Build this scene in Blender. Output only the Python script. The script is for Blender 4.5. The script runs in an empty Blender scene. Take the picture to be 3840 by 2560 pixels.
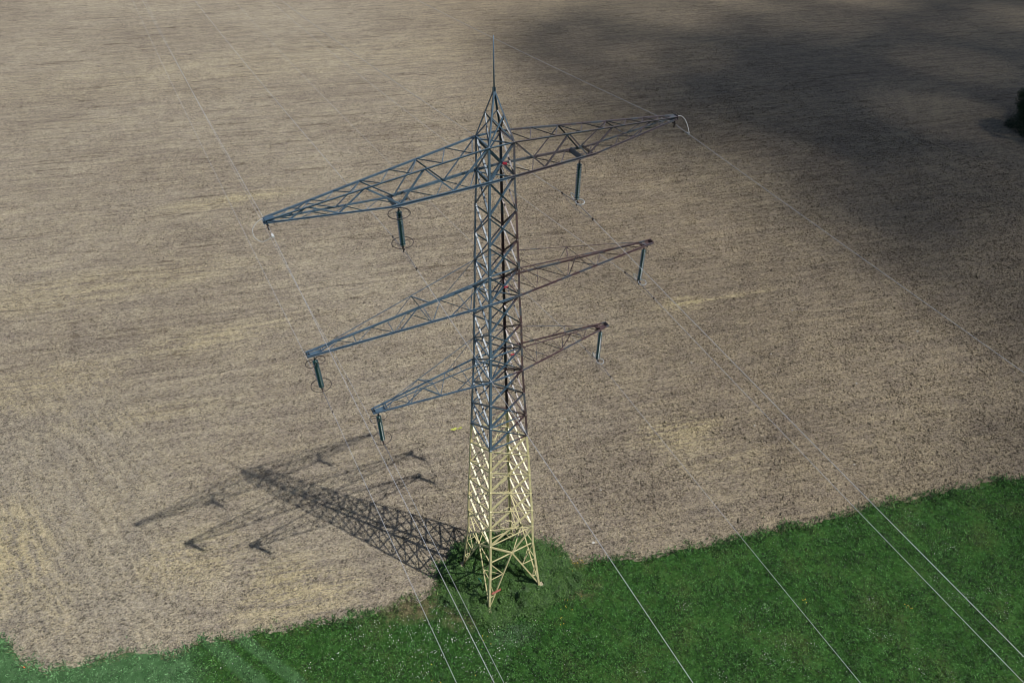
import bpy, math, random
import numpy as np
from mathutils import Vector, Matrix
rad = math.radians
S = bpy.context.scene
COL = S.collection
random.seed(7)
RNG = np.random.default_rng(11)

# ---------------------------------------------------------------- camera
CAM_LOC = Vector((-14.1037, -27.1275, 52.8266))
ROWS = [[0.875477, -0.483249, 0.003117], [0.316812, 0.5788, 0.751412], [0.364923, 0.656857, -0.659826]]          # right, up, forward in world space
cd = bpy.data.cameras.new('camera'); cam = bpy.data.objects.new('camera', cd); COL.objects.link(cam)
r_, u_, f_ = [Vector(v) for v in ROWS]
cam.matrix_world = Matrix(((r_.x, u_.x, -f_.x, CAM_LOC.x), (r_.y, u_.y, -f_.y, CAM_LOC.y), (r_.z, u_.z, -f_.z, CAM_LOC.z), (0, 0, 0, 1)))
cd.sensor_width = 36; cd.lens = 24.267; cd.clip_start = 0.5; cd.clip_end = 20000
S.camera = cam

# ---------------------------------------------------------------- sky and sun
SUN_AZ, SUN_EL = rad(-52.6), rad(56.2)      # azimuth measured from +x towards +y
SDIR = Vector((math.cos(SUN_EL)*math.cos(SUN_AZ), math.cos(SUN_EL)*math.sin(SUN_AZ), math.sin(SUN_EL)))
w = bpy.data.worlds.new('World'); S.world = w; w.use_nodes = True
nt = w.node_tree; nt.nodes.clear()
sk = nt.nodes.new('ShaderNodeTexSky'); sk.sky_type = 'NISHITA'; sk.sun_disc = False
sk.sun_elevation = SUN_EL; sk.sun_rotation = math.pi/2 - SUN_AZ
sk.air_density = 1.0; sk.dust_density = 1.2; sk.ozone_density = 1.0
bg = nt.nodes.new('ShaderNodeBackground'); bg.inputs[1].default_value = 0.07
ow = nt.nodes.new('ShaderNodeOutputWorld')
nt.links.new(sk.outputs[0], bg.inputs[0]); nt.links.new(bg.outputs[0], ow.inputs[0])
ld = bpy.data.lights.new('sun', 'SUN'); ld.energy = 4.2; ld.angle = rad(0.45); ld.color = (1.0, 0.955, 0.89)
sun = bpy.data.objects.new('sun', ld); COL.objects.link(sun)
sun.rotation_euler = (-SDIR).to_track_quat('-Z', 'Y').to_euler(); sun.location = SDIR*200
S.view_settings.view_transform = 'Standard'; S.view_settings.look = 'None'
S.view_settings.exposure = 0.0; S.view_settings.gamma = 1.0; S.view_settings.use_curve_mapping = False
S.cycles.pixel_filter_type = 'BLACKMAN_HARRIS'; S.cycles.filter_width = 1.05
S.cycles.max_bounces = 5; S.cycles.diffuse_bounces = 2; S.cycles.glossy_bounces = 2

# ---------------------------------------------------------------- node helpers
class NT:
    def __init__(s, name):
        s.m = bpy.data.materials.new(name); s.m.use_nodes = True
        s.t = s.m.node_tree; s.t.nodes.clear()
        s.out = s.t.nodes.new('ShaderNodeOutputMaterial')
        s.b = s.t.nodes.new('ShaderNodeBsdfPrincipled'); s.link(s.b.outputs[0], s.out.inputs[0])
        s.g = s.t.nodes.new('ShaderNodeNewGeometry')
        s.pos = s.g.outputs['Position']
    def link(s, a, b): s.t.links.new(a, b)
    def put(s, v, sock):
        if isinstance(v, (int, float)): sock.default_value = v
        elif isinstance(v, (tuple, list)):
            sock.default_value = tuple(v) + ((1,) if len(v) == 3 and sock.type == 'RGBA' else ())
        else: s.link(v, sock)
    def math(s, op, a, b=0.0, c=0.0, clamp=False):
        n = s.t.nodes.new('ShaderNodeMath'); n.operation = op; n.use_clamp = clamp
        s.put(a, n.inputs[0]); s.put(b, n.inputs[1]); s.put(c, n.inputs[2]); return n.outputs[0]
    def mapping(s, vec, loc=(0,0,0), rot=(0,0,0), sc=(1,1,1)):
        n = s.t.nodes.new('ShaderNodeMapping'); n.vector_type = 'POINT'
        s.link(vec, n.inputs[0]); n.inputs[1].default_value = loc; n.inputs[2].default_value = rot; n.inputs[3].default_value = sc
        return n.outputs[0]
    def noise(s, vec, scale, detail=4, rough=0.55, dist=0.0):
        n = s.t.nodes.new('ShaderNodeTexNoise'); s.link(vec, n.inputs['Vector'])
        n.inputs['Scale'].default_value = scale; n.inputs['Detail'].default_value = detail
        n.inputs['Roughness'].default_value = rough; n.inputs['Distortion'].default_value = dist
        return n.outputs['Fac']
    def voro(s, vec, scale, feature='F1'):
        n = s.t.nodes.new('ShaderNodeTexVoronoi'); n.feature = feature
        s.link(vec, n.inputs['Vector']); n.inputs['Scale'].default_value = scale; return n.outputs['Distance']
    def cell(s, vec, scale):      # a random value per crumb
        n = s.t.nodes.new('ShaderNodeTexVoronoi'); n.feature = 'F1'
        s.link(vec, n.inputs['Vector']); n.inputs['Scale'].default_value = scale
        return s.sep(n.outputs['Color'])[0]
    def ramp(s, v, lo, hi, a=0.0, b=1.0):
        n = s.t.nodes.new('ShaderNodeMapRange'); n.interpolation_type = 'SMOOTHSTEP'
        s.put(v, n.inputs[0]); n.inputs[1].default_value = lo; n.inputs[2].default_value = hi
        n.inputs[3].default_value = a; n.inputs[4].default_value = b; return n.outputs[0]
    def mix(s, f, a, b, mode='MIX'):
        n = s.t.nodes.new('ShaderNodeMix'); n.data_type = 'RGBA'; n.blend_type = mode
        s.put(f, n.inputs[0]); s.put(a, n.inputs[6]); s.put(b, n.inputs[7]); return n.outputs[2]
    def sep(s, v):
        n = s.t.nodes.new('ShaderNodeSeparateXYZ'); s.link(v, n.inputs[0]); return n.outputs
    def bump(s, h, dist=0.05, strength=1.0):
        n = s.t.nodes.new('ShaderNodeBump'); n.inputs['Strength'].default_value = strength
        n.inputs['Distance'].default_value = dist; s.link(h, n.inputs['Height']); s.link(n.outputs[0], s.b.inputs['Normal'])
    def set(s, col=None, rough=0.6, metal=0.0, spec=0.5):
        if col is not None: s.put(col, s.b.inputs['Base Color'])
        s.put(rough, s.b.inputs['Roughness']); s.b.inputs['Metallic'].default_value = metal
        s.b.inputs['Specular IOR Level'].default_value = spec
        return s
    def blob(s, x, y, rx, ry, ang=0.0):     # 1 at a spot on the ground, falling to 0 around it
        c, q = math.cos(ang), math.sin(ang)
        v = s.mapping(s.pos, (0,0,0), (0,0,0), (1,1,0))
        sx = s.sep(v)
        dx = s.math('SUBTRACT', sx[0], x); dy = s.math('SUBTRACT', sx[1], y)
        a = s.math('DIVIDE', s.math('ADD', s.math('MULTIPLY', dx, c), s.math('MULTIPLY', dy, q)), rx)
        b = s.math('DIVIDE', s.math('SUBTRACT', s.math('MULTIPLY', dy, c), s.math('MULTIPLY', dx, q)), ry)
        r2 = s.math('ADD', s.math('MULTIPLY', a, a), s.math('MULTIPLY', b, b))
        return s.math('SUBTRACT', 1.0, r2, clamp=True)

# ---------------------------------------------------------------- materials
def mat_field():
    s = NT('tilled_stubble_soil'); P = s.pos
    FUR = rad(16.0)                              # furrows run 16 degrees clockwise of +x
    fu = s.mapping(P, rot=(0, 0, FUR))           # u along the furrow, v across
    hu = s.mapping(P, rot=(0, 0, rad(73)))       # headland furrows, lower left corner
    sx = s.sep(P)
    wob = s.noise(P, 0.08, 2)
    edge = s.math('ADD', s.math('MULTIPLY', sx[0], 1.0), s.math('MULTIPLY', wob, 9.0))
    head = s.math('MULTIPLY', s.ramp(edge, -23.0, -16.0, 1.0, 0.0), s.ramp(sx[1], 33.0, 50.0, 1.0, 0.0))
    # streaks along the tilling
    st1 = s.noise(s.mapping(fu, sc=(0.045, 0.75, 1)), 1.0, 5, 0.62, 0.3)
    st2 = s.noise(s.mapping(fu, sc=(0.11, 1.7, 1)), 1.0, 4, 0.68, 0.25)
    sh1 = s.noise(s.mapping(hu, sc=(0.09, 0.9, 1)), 1.0, 5, 0.62, 0.4)
    sh2 = s.noise(s.mapping(hu, sc=(0.30, 1.9, 1)), 1.0, 4, 0.66, 0.25)
    big = s.noise(P, 0.035, 4, 0.6)
    med = s.noise(P, 0.4, 4, 0.65)
    g1 = s.noise(s.mapping(fu, sc=(2.4, 4.6, 3)), 1.0, 6, 0.75, 0.4)
    g2 = s.noise(P, 11.0, 4, 0.8)
    g3 = s.noise(s.mapping(fu, sc=(2.7, 3.6, 1)), 1.0, 5, 0.85)
    f2 = s.mapping(fu, sc=(1, 1.35, 0))
    v1 = s.cell(f2, 9.0); v2 = s.cell(f2, 4.6); v3 = s.cell(s.mapping(fu, sc=(1, 1.6, 0), loc=(5, 2, 0)), 2.3)
    g4 = s.noise(s.mapping(fu, sc=(4.5, 7.5, 1)), 1.0, 3, 0.85)
    def mixf(f, a, b): return s.math('ADD', s.math('MULTIPLY', a, s.math('SUBTRACT', 1.0, f)), s.math('MULTIPLY', b, f))
    s1 = mixf(head, st1, sh1); s2 = mixf(head, st2, sh2)
    # straw cover
    straw = s.math('ADD', s.math('MULTIPLY', s.math('SUBTRACT', s1, 0.5), 0.85), s.math('MULTIPLY', s.math('SUBTRACT', med, 0.5), 1.1))
    straw = s.math('ADD', straw, s.math('MULTIPLY', s.math('SUBTRACT', big, 0.5), 0.8))
    straw = s.math('ADD', straw, s.math('MULTIPLY', s.math('SUBTRACT', s2, 0.5), 0.85))
    patches = [(-22.5, 14.0, 4.5, 3.0, -.3, .28), (-15.5, 6.3, 5.5, 2.3, -.28, .36), (-16.0, 9.3, 3.0, 2.0, -.3, .25), (-36.5, 22.0, 3.8, 6.0, -.1, .36), (-33.0, 16.0, 2.2, 5.0, .0, .15),
               (23.3, 5.3, 5.0, 2.4, -.28, .30), (24.0, 1.0, 6.0, 2.5, -.28, .12), (37.0, 21.5, 3.4, 1.5, -.28, .32), (42.0, 20.2, 8.0, 0.5, -.26, .22), (-26.0, 60.0, 20.0, 4.0, -.2, .20),
               (-16.0, 43.0, 10.0, 2.6, -.2, .22), (-33.0, 43.0, 9.0, 4.0, -.2, .22), (-6.0, 74.0, 12.0, 2.0, -.2, .28), (-25.0, 34.0, 10.0, 1.5, -.22, .18), (70.0, 66.0, 30.0, 8.0, -.3, .05), (8.0, 130.0, 60.0, 12.0, -.2, .10)]
    pt = None
    for x, y, rx, ry, an, k in patches:
        q = s.math('MULTIPLY', s.blob(x, y, rx*1.2, ry*1.2, an), k*1.05); pt = q if pt is None else s.math('ADD', pt, q)
    pt = s.math('MULTIPLY', pt, s.ramp(s.math('ADD', s.math('MULTIPLY', g1, 0.5), s.math('MULTIPLY', s2, 0.5)), 0.42, 0.56, 0.0, 1.9))
    straw = s.math('ADD', straw, pt)
    grain = s.math('ADD', s.math('MULTIPLY', s.math('SUBTRACT', g1, 0.5), 3.2), s.math('MULTIPLY', s.math('SUBTRACT', g2, 0.5), 1.3))
    strawf = s.ramp(s.math('ADD', straw, s.math('MULTIPLY', grain, 0.8)), -0.45, 0.70)
    soil = s.mix(s.ramp(big, 0.35, 0.65), (0.276, 0.234, 0.186), (0.320, 0.278, 0.228))
    soil = s.mix(s.math('MULTIPLY', head, 0.6), soil, (0.360, 0.326, 0.265))
    # the eastern side is browner and darker
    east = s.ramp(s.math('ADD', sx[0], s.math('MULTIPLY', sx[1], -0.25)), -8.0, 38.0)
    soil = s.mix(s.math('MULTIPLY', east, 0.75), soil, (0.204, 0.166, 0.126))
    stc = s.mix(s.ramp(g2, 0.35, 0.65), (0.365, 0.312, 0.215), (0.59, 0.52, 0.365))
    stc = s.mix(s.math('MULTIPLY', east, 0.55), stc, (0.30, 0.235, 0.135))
    stc = s.mix(s.math('MULTIPLY', pt, 1.0, clamp=True), stc, (0.54, 0.46, 0.26))
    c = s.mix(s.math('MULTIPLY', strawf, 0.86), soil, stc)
    # crumbs and gaps: random grain, its dark specks painted as shade between the clods
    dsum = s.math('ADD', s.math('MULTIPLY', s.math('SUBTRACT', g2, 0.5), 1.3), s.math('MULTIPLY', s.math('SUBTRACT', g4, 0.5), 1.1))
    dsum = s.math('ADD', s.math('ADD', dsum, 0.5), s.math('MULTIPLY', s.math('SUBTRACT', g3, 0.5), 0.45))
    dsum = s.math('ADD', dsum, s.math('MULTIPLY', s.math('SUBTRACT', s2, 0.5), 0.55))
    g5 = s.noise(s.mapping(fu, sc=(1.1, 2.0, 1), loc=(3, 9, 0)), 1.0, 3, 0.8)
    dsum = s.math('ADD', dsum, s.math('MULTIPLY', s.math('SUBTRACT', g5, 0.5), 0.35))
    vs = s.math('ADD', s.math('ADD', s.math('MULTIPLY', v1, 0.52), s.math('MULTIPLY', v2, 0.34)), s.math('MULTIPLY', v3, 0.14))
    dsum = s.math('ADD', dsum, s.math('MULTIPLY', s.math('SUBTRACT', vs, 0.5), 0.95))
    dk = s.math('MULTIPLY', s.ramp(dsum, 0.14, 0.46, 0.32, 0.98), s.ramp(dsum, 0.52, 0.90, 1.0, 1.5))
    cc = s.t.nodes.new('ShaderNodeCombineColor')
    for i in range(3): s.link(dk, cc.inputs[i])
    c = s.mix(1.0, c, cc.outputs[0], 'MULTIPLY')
    # broken dark furrow lines
    ln = s.noise(s.mapping(fu, sc=(0.035, 0.42, 1)), 1.0, 2, 0.5)
    ln = s.math('ABSOLUTE', s.math('SUBTRACT', ln, 0.5))
    br = s.ramp(s.noise(s.mapping(fu, sc=(0.07, 0.6, 1), loc=(7, 3, 0)), 1.0, 4, 0.7), 0.46, 0.54)
    brk = s.ramp(g3, 0.42, 0.50)
    lnf = s.math('MULTIPLY', s.math('MULTIPLY', s.ramp(ln, 0.0, 0.016, 1.0, 0.0), br), s.math('MULTIPLY', brk, s.ramp(sx[1], 20.0, 45.0)))
    c = s.mix(s.math('MULTIPLY', lnf, 0.8), c, (0.085, 0.062, 0.045))
    # wheel tracks: straight ones on the western headland, curved ones where the tractor turned round the trees
    tk = None
    for x0, y0, x1, y1, wd in ((-33.2, 36, -27.6, 18.5, .28), (-31.4, 36.5, -25.8, 19, .28), (-37, 52, -31.5, 34, .3), (-34.9, 52.5, -29.4, 34.5, .3), (-22.5, 26, -15.8, 6.5, .22), (-20.8, 26.5, -14.1, 7.0, .22)):
        L = math.hypot(x1-x0, y1-y0); tx, ty = (x1-x0)/L, (y1-y0)/L
        dx = s.math('SUBTRACT', sx[0], x0); dy = s.math('SUBTRACT', sx[1], y0)
        dd = s.math('ABSOLUTE', s.math('ADD', s.math('SUBTRACT', s.math('MULTIPLY', dx, ty), s.math('MULTIPLY', dy, tx)), s.math('MULTIPLY', s.math('SUBTRACT', med, 0.5), 1.2)))
        al = s.math('ADD', s.math('MULTIPLY', dx, tx), s.math('MULTIPLY', dy, ty))
        q = s.math('MULTIPLY', s.ramp(dd, wd*.5, wd, 1.0, 0.0), s.math('MULTIPLY', s.ramp(al, 0, 4), s.ramp(al, L-4, L, 1.0, 0.0)))
        tk = q if tk is None else s.math('MAXIMUM', tk, q)
    c = s.mix(s.math('MULTIPLY', tk, s.ramp(g3, 0.35, 0.55, 0.05, 0.22)), c, (0.150, 0.122, 0.092))
    dx = s.math('SUBTRACT', sx[0], 129.0); dy = s.math('SUBTRACT', sx[1], 30.0)
    rr = s.math('SQRT', s.math('ADD', s.math('MULTIPLY', dx, dx), s.math('MULTIPLY', dy, dy)))
    rr = s.math('ADD', rr, s.math('MULTIPLY', s.math('SUBTRACT', s.noise(P, 0.06, 2), 0.5), 9.0))
    wv = s.math('SINE', s.math('MULTIPLY', rr, 1.35))
    tf = s.math('MULTIPLY', s.ramp(rr, 44.0, 26.0, 0.0, 1.0), s.ramp(s.math('ADD', wv, s.math('MULTIPLY', s.math('SUBTRACT', g3, 0.5), 3.0)), 0.2, 0.9))
    c = s.mix(s.math('MULTIPLY', s.math('MULTIPLY', tf, s.ramp(big, 0.42, 0.58)), 0.30), c, (0.40, 0.34, 0.225))
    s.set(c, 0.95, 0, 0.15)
    h = s.math('ADD', s.math('MULTIPLY', g1, 0.9), s.math('MULTIPLY', g2, 0.5))
    h = s.math('ADD', h, s.math('MULTIPLY', s2, 0.5))
    h = s.math('ADD', h, s.math('MULTIPLY', g4, 0.6)); h = s.math('ADD', h, s.math('MULTIPLY', vs, 0.5))
    s.bump(h, 0.20, 1.0)
    return s.m

def mat_meadow(name, leafy=False):
    s = NT(name); P = s.pos; sx = s.sep(P)
    n1 = s.noise(P, 0.22, 4, 0.6); n2 = s.noise(P, 1.3, 5, 0.7); n3 = s.noise(P, 9.0, 3, 0.7)
    c = s.mix(s.ramp(s.math('ADD', s.math('MULTIPLY', n1, .5), s.math('MULTIPLY', n3, .5)), 0.40, 0.60), (0.018, 0.058, 0.010), (0.032, 0.094, 0.018))
    c = s.mix(s.ramp(n2, 0.50, 0.72, 0, 0.7), c, (0.046, 0.132, 0.036))
    c = s.mix(s.ramp(n2, 0.46, 0.28, 0, 0.6), c, (0.040, 0.050, 0.016))
    n4 = s.math('ADD', s.math('MULTIPLY', s.noise(P, 1.6, 5, 0.8), 0.6), s.math('MULTIPLY', s.cell(s.mapping(P, sc=(1, 1, 0)), 6.0), 0.4))
    c = s.mix(s.ramp(n4, 0.46, 0.30, 0, 0.8), c, (0.012, 0.036, 0.008))
    c = s.mix(s.ramp(n4, 0.56, 0.72, 0, 0.8), c, (0.050, 0.125, 0.030))
    # brownish ground showing through
    c = s.mix(s.ramp(s.math('MULTIPLY', s.math('ADD', n1, n3), 0.5), 0.53, 0.60, 0, 0.35), c, (0.070, 0.072, 0.026))
    # mown part, blue green, at the left with its wheel bands
    e = s.math('ADD', sx[0], s.math('MULTIPLY', s.math('SUBTRACT', s.noise(P, 0.35, 3), 0.5), 3.0))
    mown = s.ramp(e, -24.5, -22.5, 1.0, 0.0)
    def band(x0, y0, x1, y1, wd):
        L = math.hypot(x1-x0, y1-y0); nx, ny = (y1-y0)/L, -(x1-x0)/L
        dd = s.math('ADD', s.math('MULTIPLY', s.math('SUBTRACT', sx[0], x0), nx), s.math('MULTIPLY', s.math('SUBTRACT', sx[1], y0), ny))
        dd = s.math('ADD', dd, s.math('MULTIPLY', s.math('SUBTRACT', n2, 0.5), 0.5))
        return s.ramp(s.math('ABSOLUTE', dd), wd*0.4, wd, 1.0, 0.0)
    b1 = band(-22.4, 5.9, -19.9, 0.9, 0.75); b2 = band(-20.3, 5.1, -17.3, -0.4, 0.6)
    mown = s.math('MAXIMUM', mown, s.math('MULTIPLY', s.math('MAXIMUM', b1, b2), 0.75))
    mc = s.mix(s.ramp(n2, 0.35, 0.65), (0.046, 0.110, 0.042), (0.080, 0.165, 0.070))
    mc = s.mix(s.ramp(n1, 0.55, 0.70, 0, 0.5), mc, (0.045, 0.095, 0.040))
    c = s.mix(s.math('MULTIPLY', mown, 0.88), c, mc)
    # dry, brownish strip next to the thistles
    dry = s.math('MULTIPLY', s.blob(-7.5, 0.9, 3.2, 1.6, -.4), s.ramp(n2, 0.35, 0.6))
    dry = s.math('MAXIMUM', dry, s.math('MULTIPLY', s.blob(-4.6, -1.6, 2.2, 1.5, -.8), s.ramp(n2, 0.40, 0.6, 0, 0.8)))
    dry = s.math('MAXIMUM', dry, s.math('MULTIPLY', s.blob(4.9, -4.3, 2.4, 1.0, -.2), s.ramp(n2, 0.45, 0.62, 0, 0.8)))
    dry = s.math('MAXIMUM', dry, s.math('MULTIPLY', s.blob(6.0, -1.8, 1.4, 1.0, -.5), s.ramp(n2, 0.40, 0.6, 0, 0.7)))
    c = s.mix(s.math('MULTIPLY', dry, 0.85), c, (0.150, 0.120, 0.070))
    # bluish-grey herb patch
    gy = s.math('MULTIPLY', s.blob(-1.6, -5.0, 2.3, 1.2, -.3), s.ramp(n3, 0.45, 0.6))
    c = s.mix(s.math('MULTIPLY', gy, 0.5), c, (0.13, 0.19, 0.13))
    if leafy:
        rnd = s.g.outputs['Random Per Island']
        k = s.math('ADD', s.math('MULTIPLY', s.math('POWER', rnd, 2.0), 2.7), 0.35)
        cc = s.t.nodes.new('ShaderNodeCombineColor')
        for i in range(3): s.link(k, cc.inputs[i])
        c = s.mix(1.0, c, cc.outputs[0], 'MULTIPLY')
    s.set(c, 0.6 if leafy else 0.9, 0, 0.3 if leafy else 0.1)
    if not leafy: s.bump(n3, 0.08, 0.8)
    return s.m

def mat_weed():
    s = NT('nettle_leaf'); rnd = s.g.outputs['Random Per Island']
    n = s.noise(s.pos, 1.1, 3)
    c = s.mix(rnd, (0.014, 0.042, 0.007), (0.090, 0.190, 0.045))
    c = s.mix(s.ramp(n, 0.42, 0.62, 0, 0.6), c, (0.035, 0.085, 0.022))
    s.set(c, 0.55, 0, 0.35); return s.m

def mat_paint(name, fixed=None):
    # lower mast sand yellow; upper mast steel blue to the left, weathered oxide brown to the right
    s = NT(name); P = s.pos; sx = s.sep(P)
    n = s.noise(P, 2.2, 4, 0.7); nf = s.noise(P, 14.0, 4, 0.7)
    blue = s.mix(s.ramp(n, 0.35, 0.65), (0.056, 0.096, 0.140), (0.086, 0.138, 0.190))
    brown = s.mix(s.ramp(n, 0.35, 0.65), (0.058, 0.036, 0.040), (0.094, 0.062, 0.066))
    brown = s.mix(s.ramp(nf, 0.56, 0.66, 0, 0.7), brown, (0.20, 0.065, 0.035))
    brown = s.mix(s.ramp(s.noise(P, 1.0, 2), 0.50, 0.58, 0, 0.8), brown, (0.080, 0.098, 0.118))
    brown = s.mix(s.ramp(sx[2], 35.0, 36.5, 0, 0.4), brown, (0.070, 0.082, 0.098))
    fx = s.ramp(s.math('ADD', sx[0], s.math('MULTIPLY', s.math('SUBTRACT', n, 0.5), 0.8)), 0.15, 0.75)
    # the top cap and its level stay grey-blue for longer
    up = s.mix(fx, blue, brown)
    yel = s.mix(s.ramp(n, 0.35, 0.65), (0.52, 0.465, 0.24), (0.64, 0.585, 0.34))
    yel = s.mix(s.ramp(s.noise(s.mapping(P, sc=(3, 3, .5)), 1.5, 4, .7), 0.52, 0.68, 0, 0.3), yel, (0.40, 0.33, 0.19))
    yel = s.mix(s.ramp(nf, 0.58, 0.70, 0, 0.45), yel, (0.32, 0.25, 0.14))
    up = s.mix(s.ramp(s.noise(P, 5.0, 5, 0.75), 0.58, 0.70, 0, 0.22), up, (0.15, 0.17, 0.18))
    c = s.mix(s.ramp(sx[2], 18.17, 18.19), yel, up)
    s.set(c, s.ramp(nf, 0.3, 0.7, 0.32, 0.48), 0, 0.5); return s.m

def mat_plain(name, col, rough=0.5, metal=0.0, var=0.25, scale=8.0, spec=0.5, bump=0.0):
    s = NT(name); n = s.noise(s.pos, scale, 4, 0.65)
    lo = tuple(v*(1-var) for v in col); hi = tuple(min(1, v*(1+var)) for v in col)
    s.set(s.mix(s.ramp(n, 0.35, 0.65), lo, hi), rough, metal, spec)
    if bump: s.bump(n, bump)
    return s.m

M = {}
M['field'] = mat_field()
M['meadow'] = mat_meadow('meadow_turf'); M['blade'] = mat_meadow('grass_blade', True)
M['weed'] = mat_weed()
M['paint'] = mat_paint('mast_paint')
M['galv'] = mat_plain('galvanised_steel', (0.30, 0.31, 0.32), 0.45, 0.6)
M['darkiron'] = mat_plain('weathered_iron', (0.055, 0.042, 0.042), 0.6, 0.3)
M['alu'] = mat_plain('aluminium_ring', (0.50, 0.53, 0.56), 0.35, 0.5, 0.12)
M['wire'] = mat_plain('aluminium_strand', (0.48, 0.50, 0.54), 0.42, 0.3, 0.1, 30)
M['wiredark'] = mat_plain('old_steel_strand', (0.20, 0.20, 0.22), 0.5, 0.4, 0.2, 30)
M['white'] = mat_plain('white_sheathing', (0.55, 0.57, 0.58), 0.4, 0, 0.05)
M['plug'] = mat_plain('concrete_painted', (0.40, 0.36, 0.25), 0.85, 0, 0.3, 6, 0.2, 0.02)
M['red'] = mat_plain('faded_red_plate', (0.42, 0.085, 0.070), 0.5, 0, 0.35, 9)
M['pink'] = mat_plain('signal_red_plate', (0.80, 0.045, 0.10), 0.45, 0, 0.1)
M['teal'] = mat_plain('teal_cloth', (0.01, 0.30, 0.27), 0.6, 0, 0.15)
M['lime'] = mat_plain('yellow_green_sheet', (0.44, 0.47, 0.10), 0.5, 0, 0.3, 5)
M['orange'] = mat_plain('orange_plastic', (0.80, 0.16, 0.04), 0.45, 0, 0.1)
M['petal'] = mat_plain('white_petal', (0.78, 0.80, 0.76), 0.6, 0, 0.1)
M['ypetal'] = mat_plain('yellow_petal', (0.62, 0.42, 0.03), 0.6, 0, 0.15)
M['stone'] = mat_plain('field_stone', (0.60, 0.58, 0.54), 0.8, 0, 0.2)
M['pale'] = mat_plain('bleached_straw', (0.50, 0.42, 0.27), 0.8, 0, 0.35, 3)
def _glass():
    s = NT('green_glass'); n = s.noise(s.pos, 5, 2)
    s.set(s.mix(n, (0.003, 0.030, 0.026), (0.008, 0.062, 0.052)), 0.22, 0, 0.4)
    s.b.inputs['Coat Weight'].default_value = 0.15; s.b.inputs['Coat Roughness'].default_value = 0.12
    s.b.inputs['Transmission Weight'].default_value = 0.35; s.b.inputs['IOR'].default_value = 1.5
    return s.m
M['glass'] = _glass()
M['clod'] = mat_plain('soil_clod', (0.205, 0.165, 0.128), 0.95, 0, 0.4, 3.0, 0.1)
def _leaf(name, a, b):
    s = NT(name); s.set(s.mix(s.g.outputs['Random Per Island'], a, b), 0.6, 0, 0.3); return s.m
M['treeleaf'] = _leaf('tree_leaf', (0.012, 0.026, 0.008), (0.030, 0.058, 0.018))
M['bark'] = mat_plain('bark', (0.10, 0.075, 0.05), 0.9, 0, 0.4, 6, 0.1, 0.03)
M['dry'] = _leaf('dry_blade', (0.10, 0.085, 0.045), (0.30, 0.25, 0.14))
M['straw'] = _leaf('straw_bits', (0.30, 0.24, 0.14), (0.56, 0.48, 0.31))
M['cloud'] = mat_plain('cloud_vapour', (0.85, 0.85, 0.86), 1.0, 0, 0.02, 0.01, 0.0)

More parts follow.
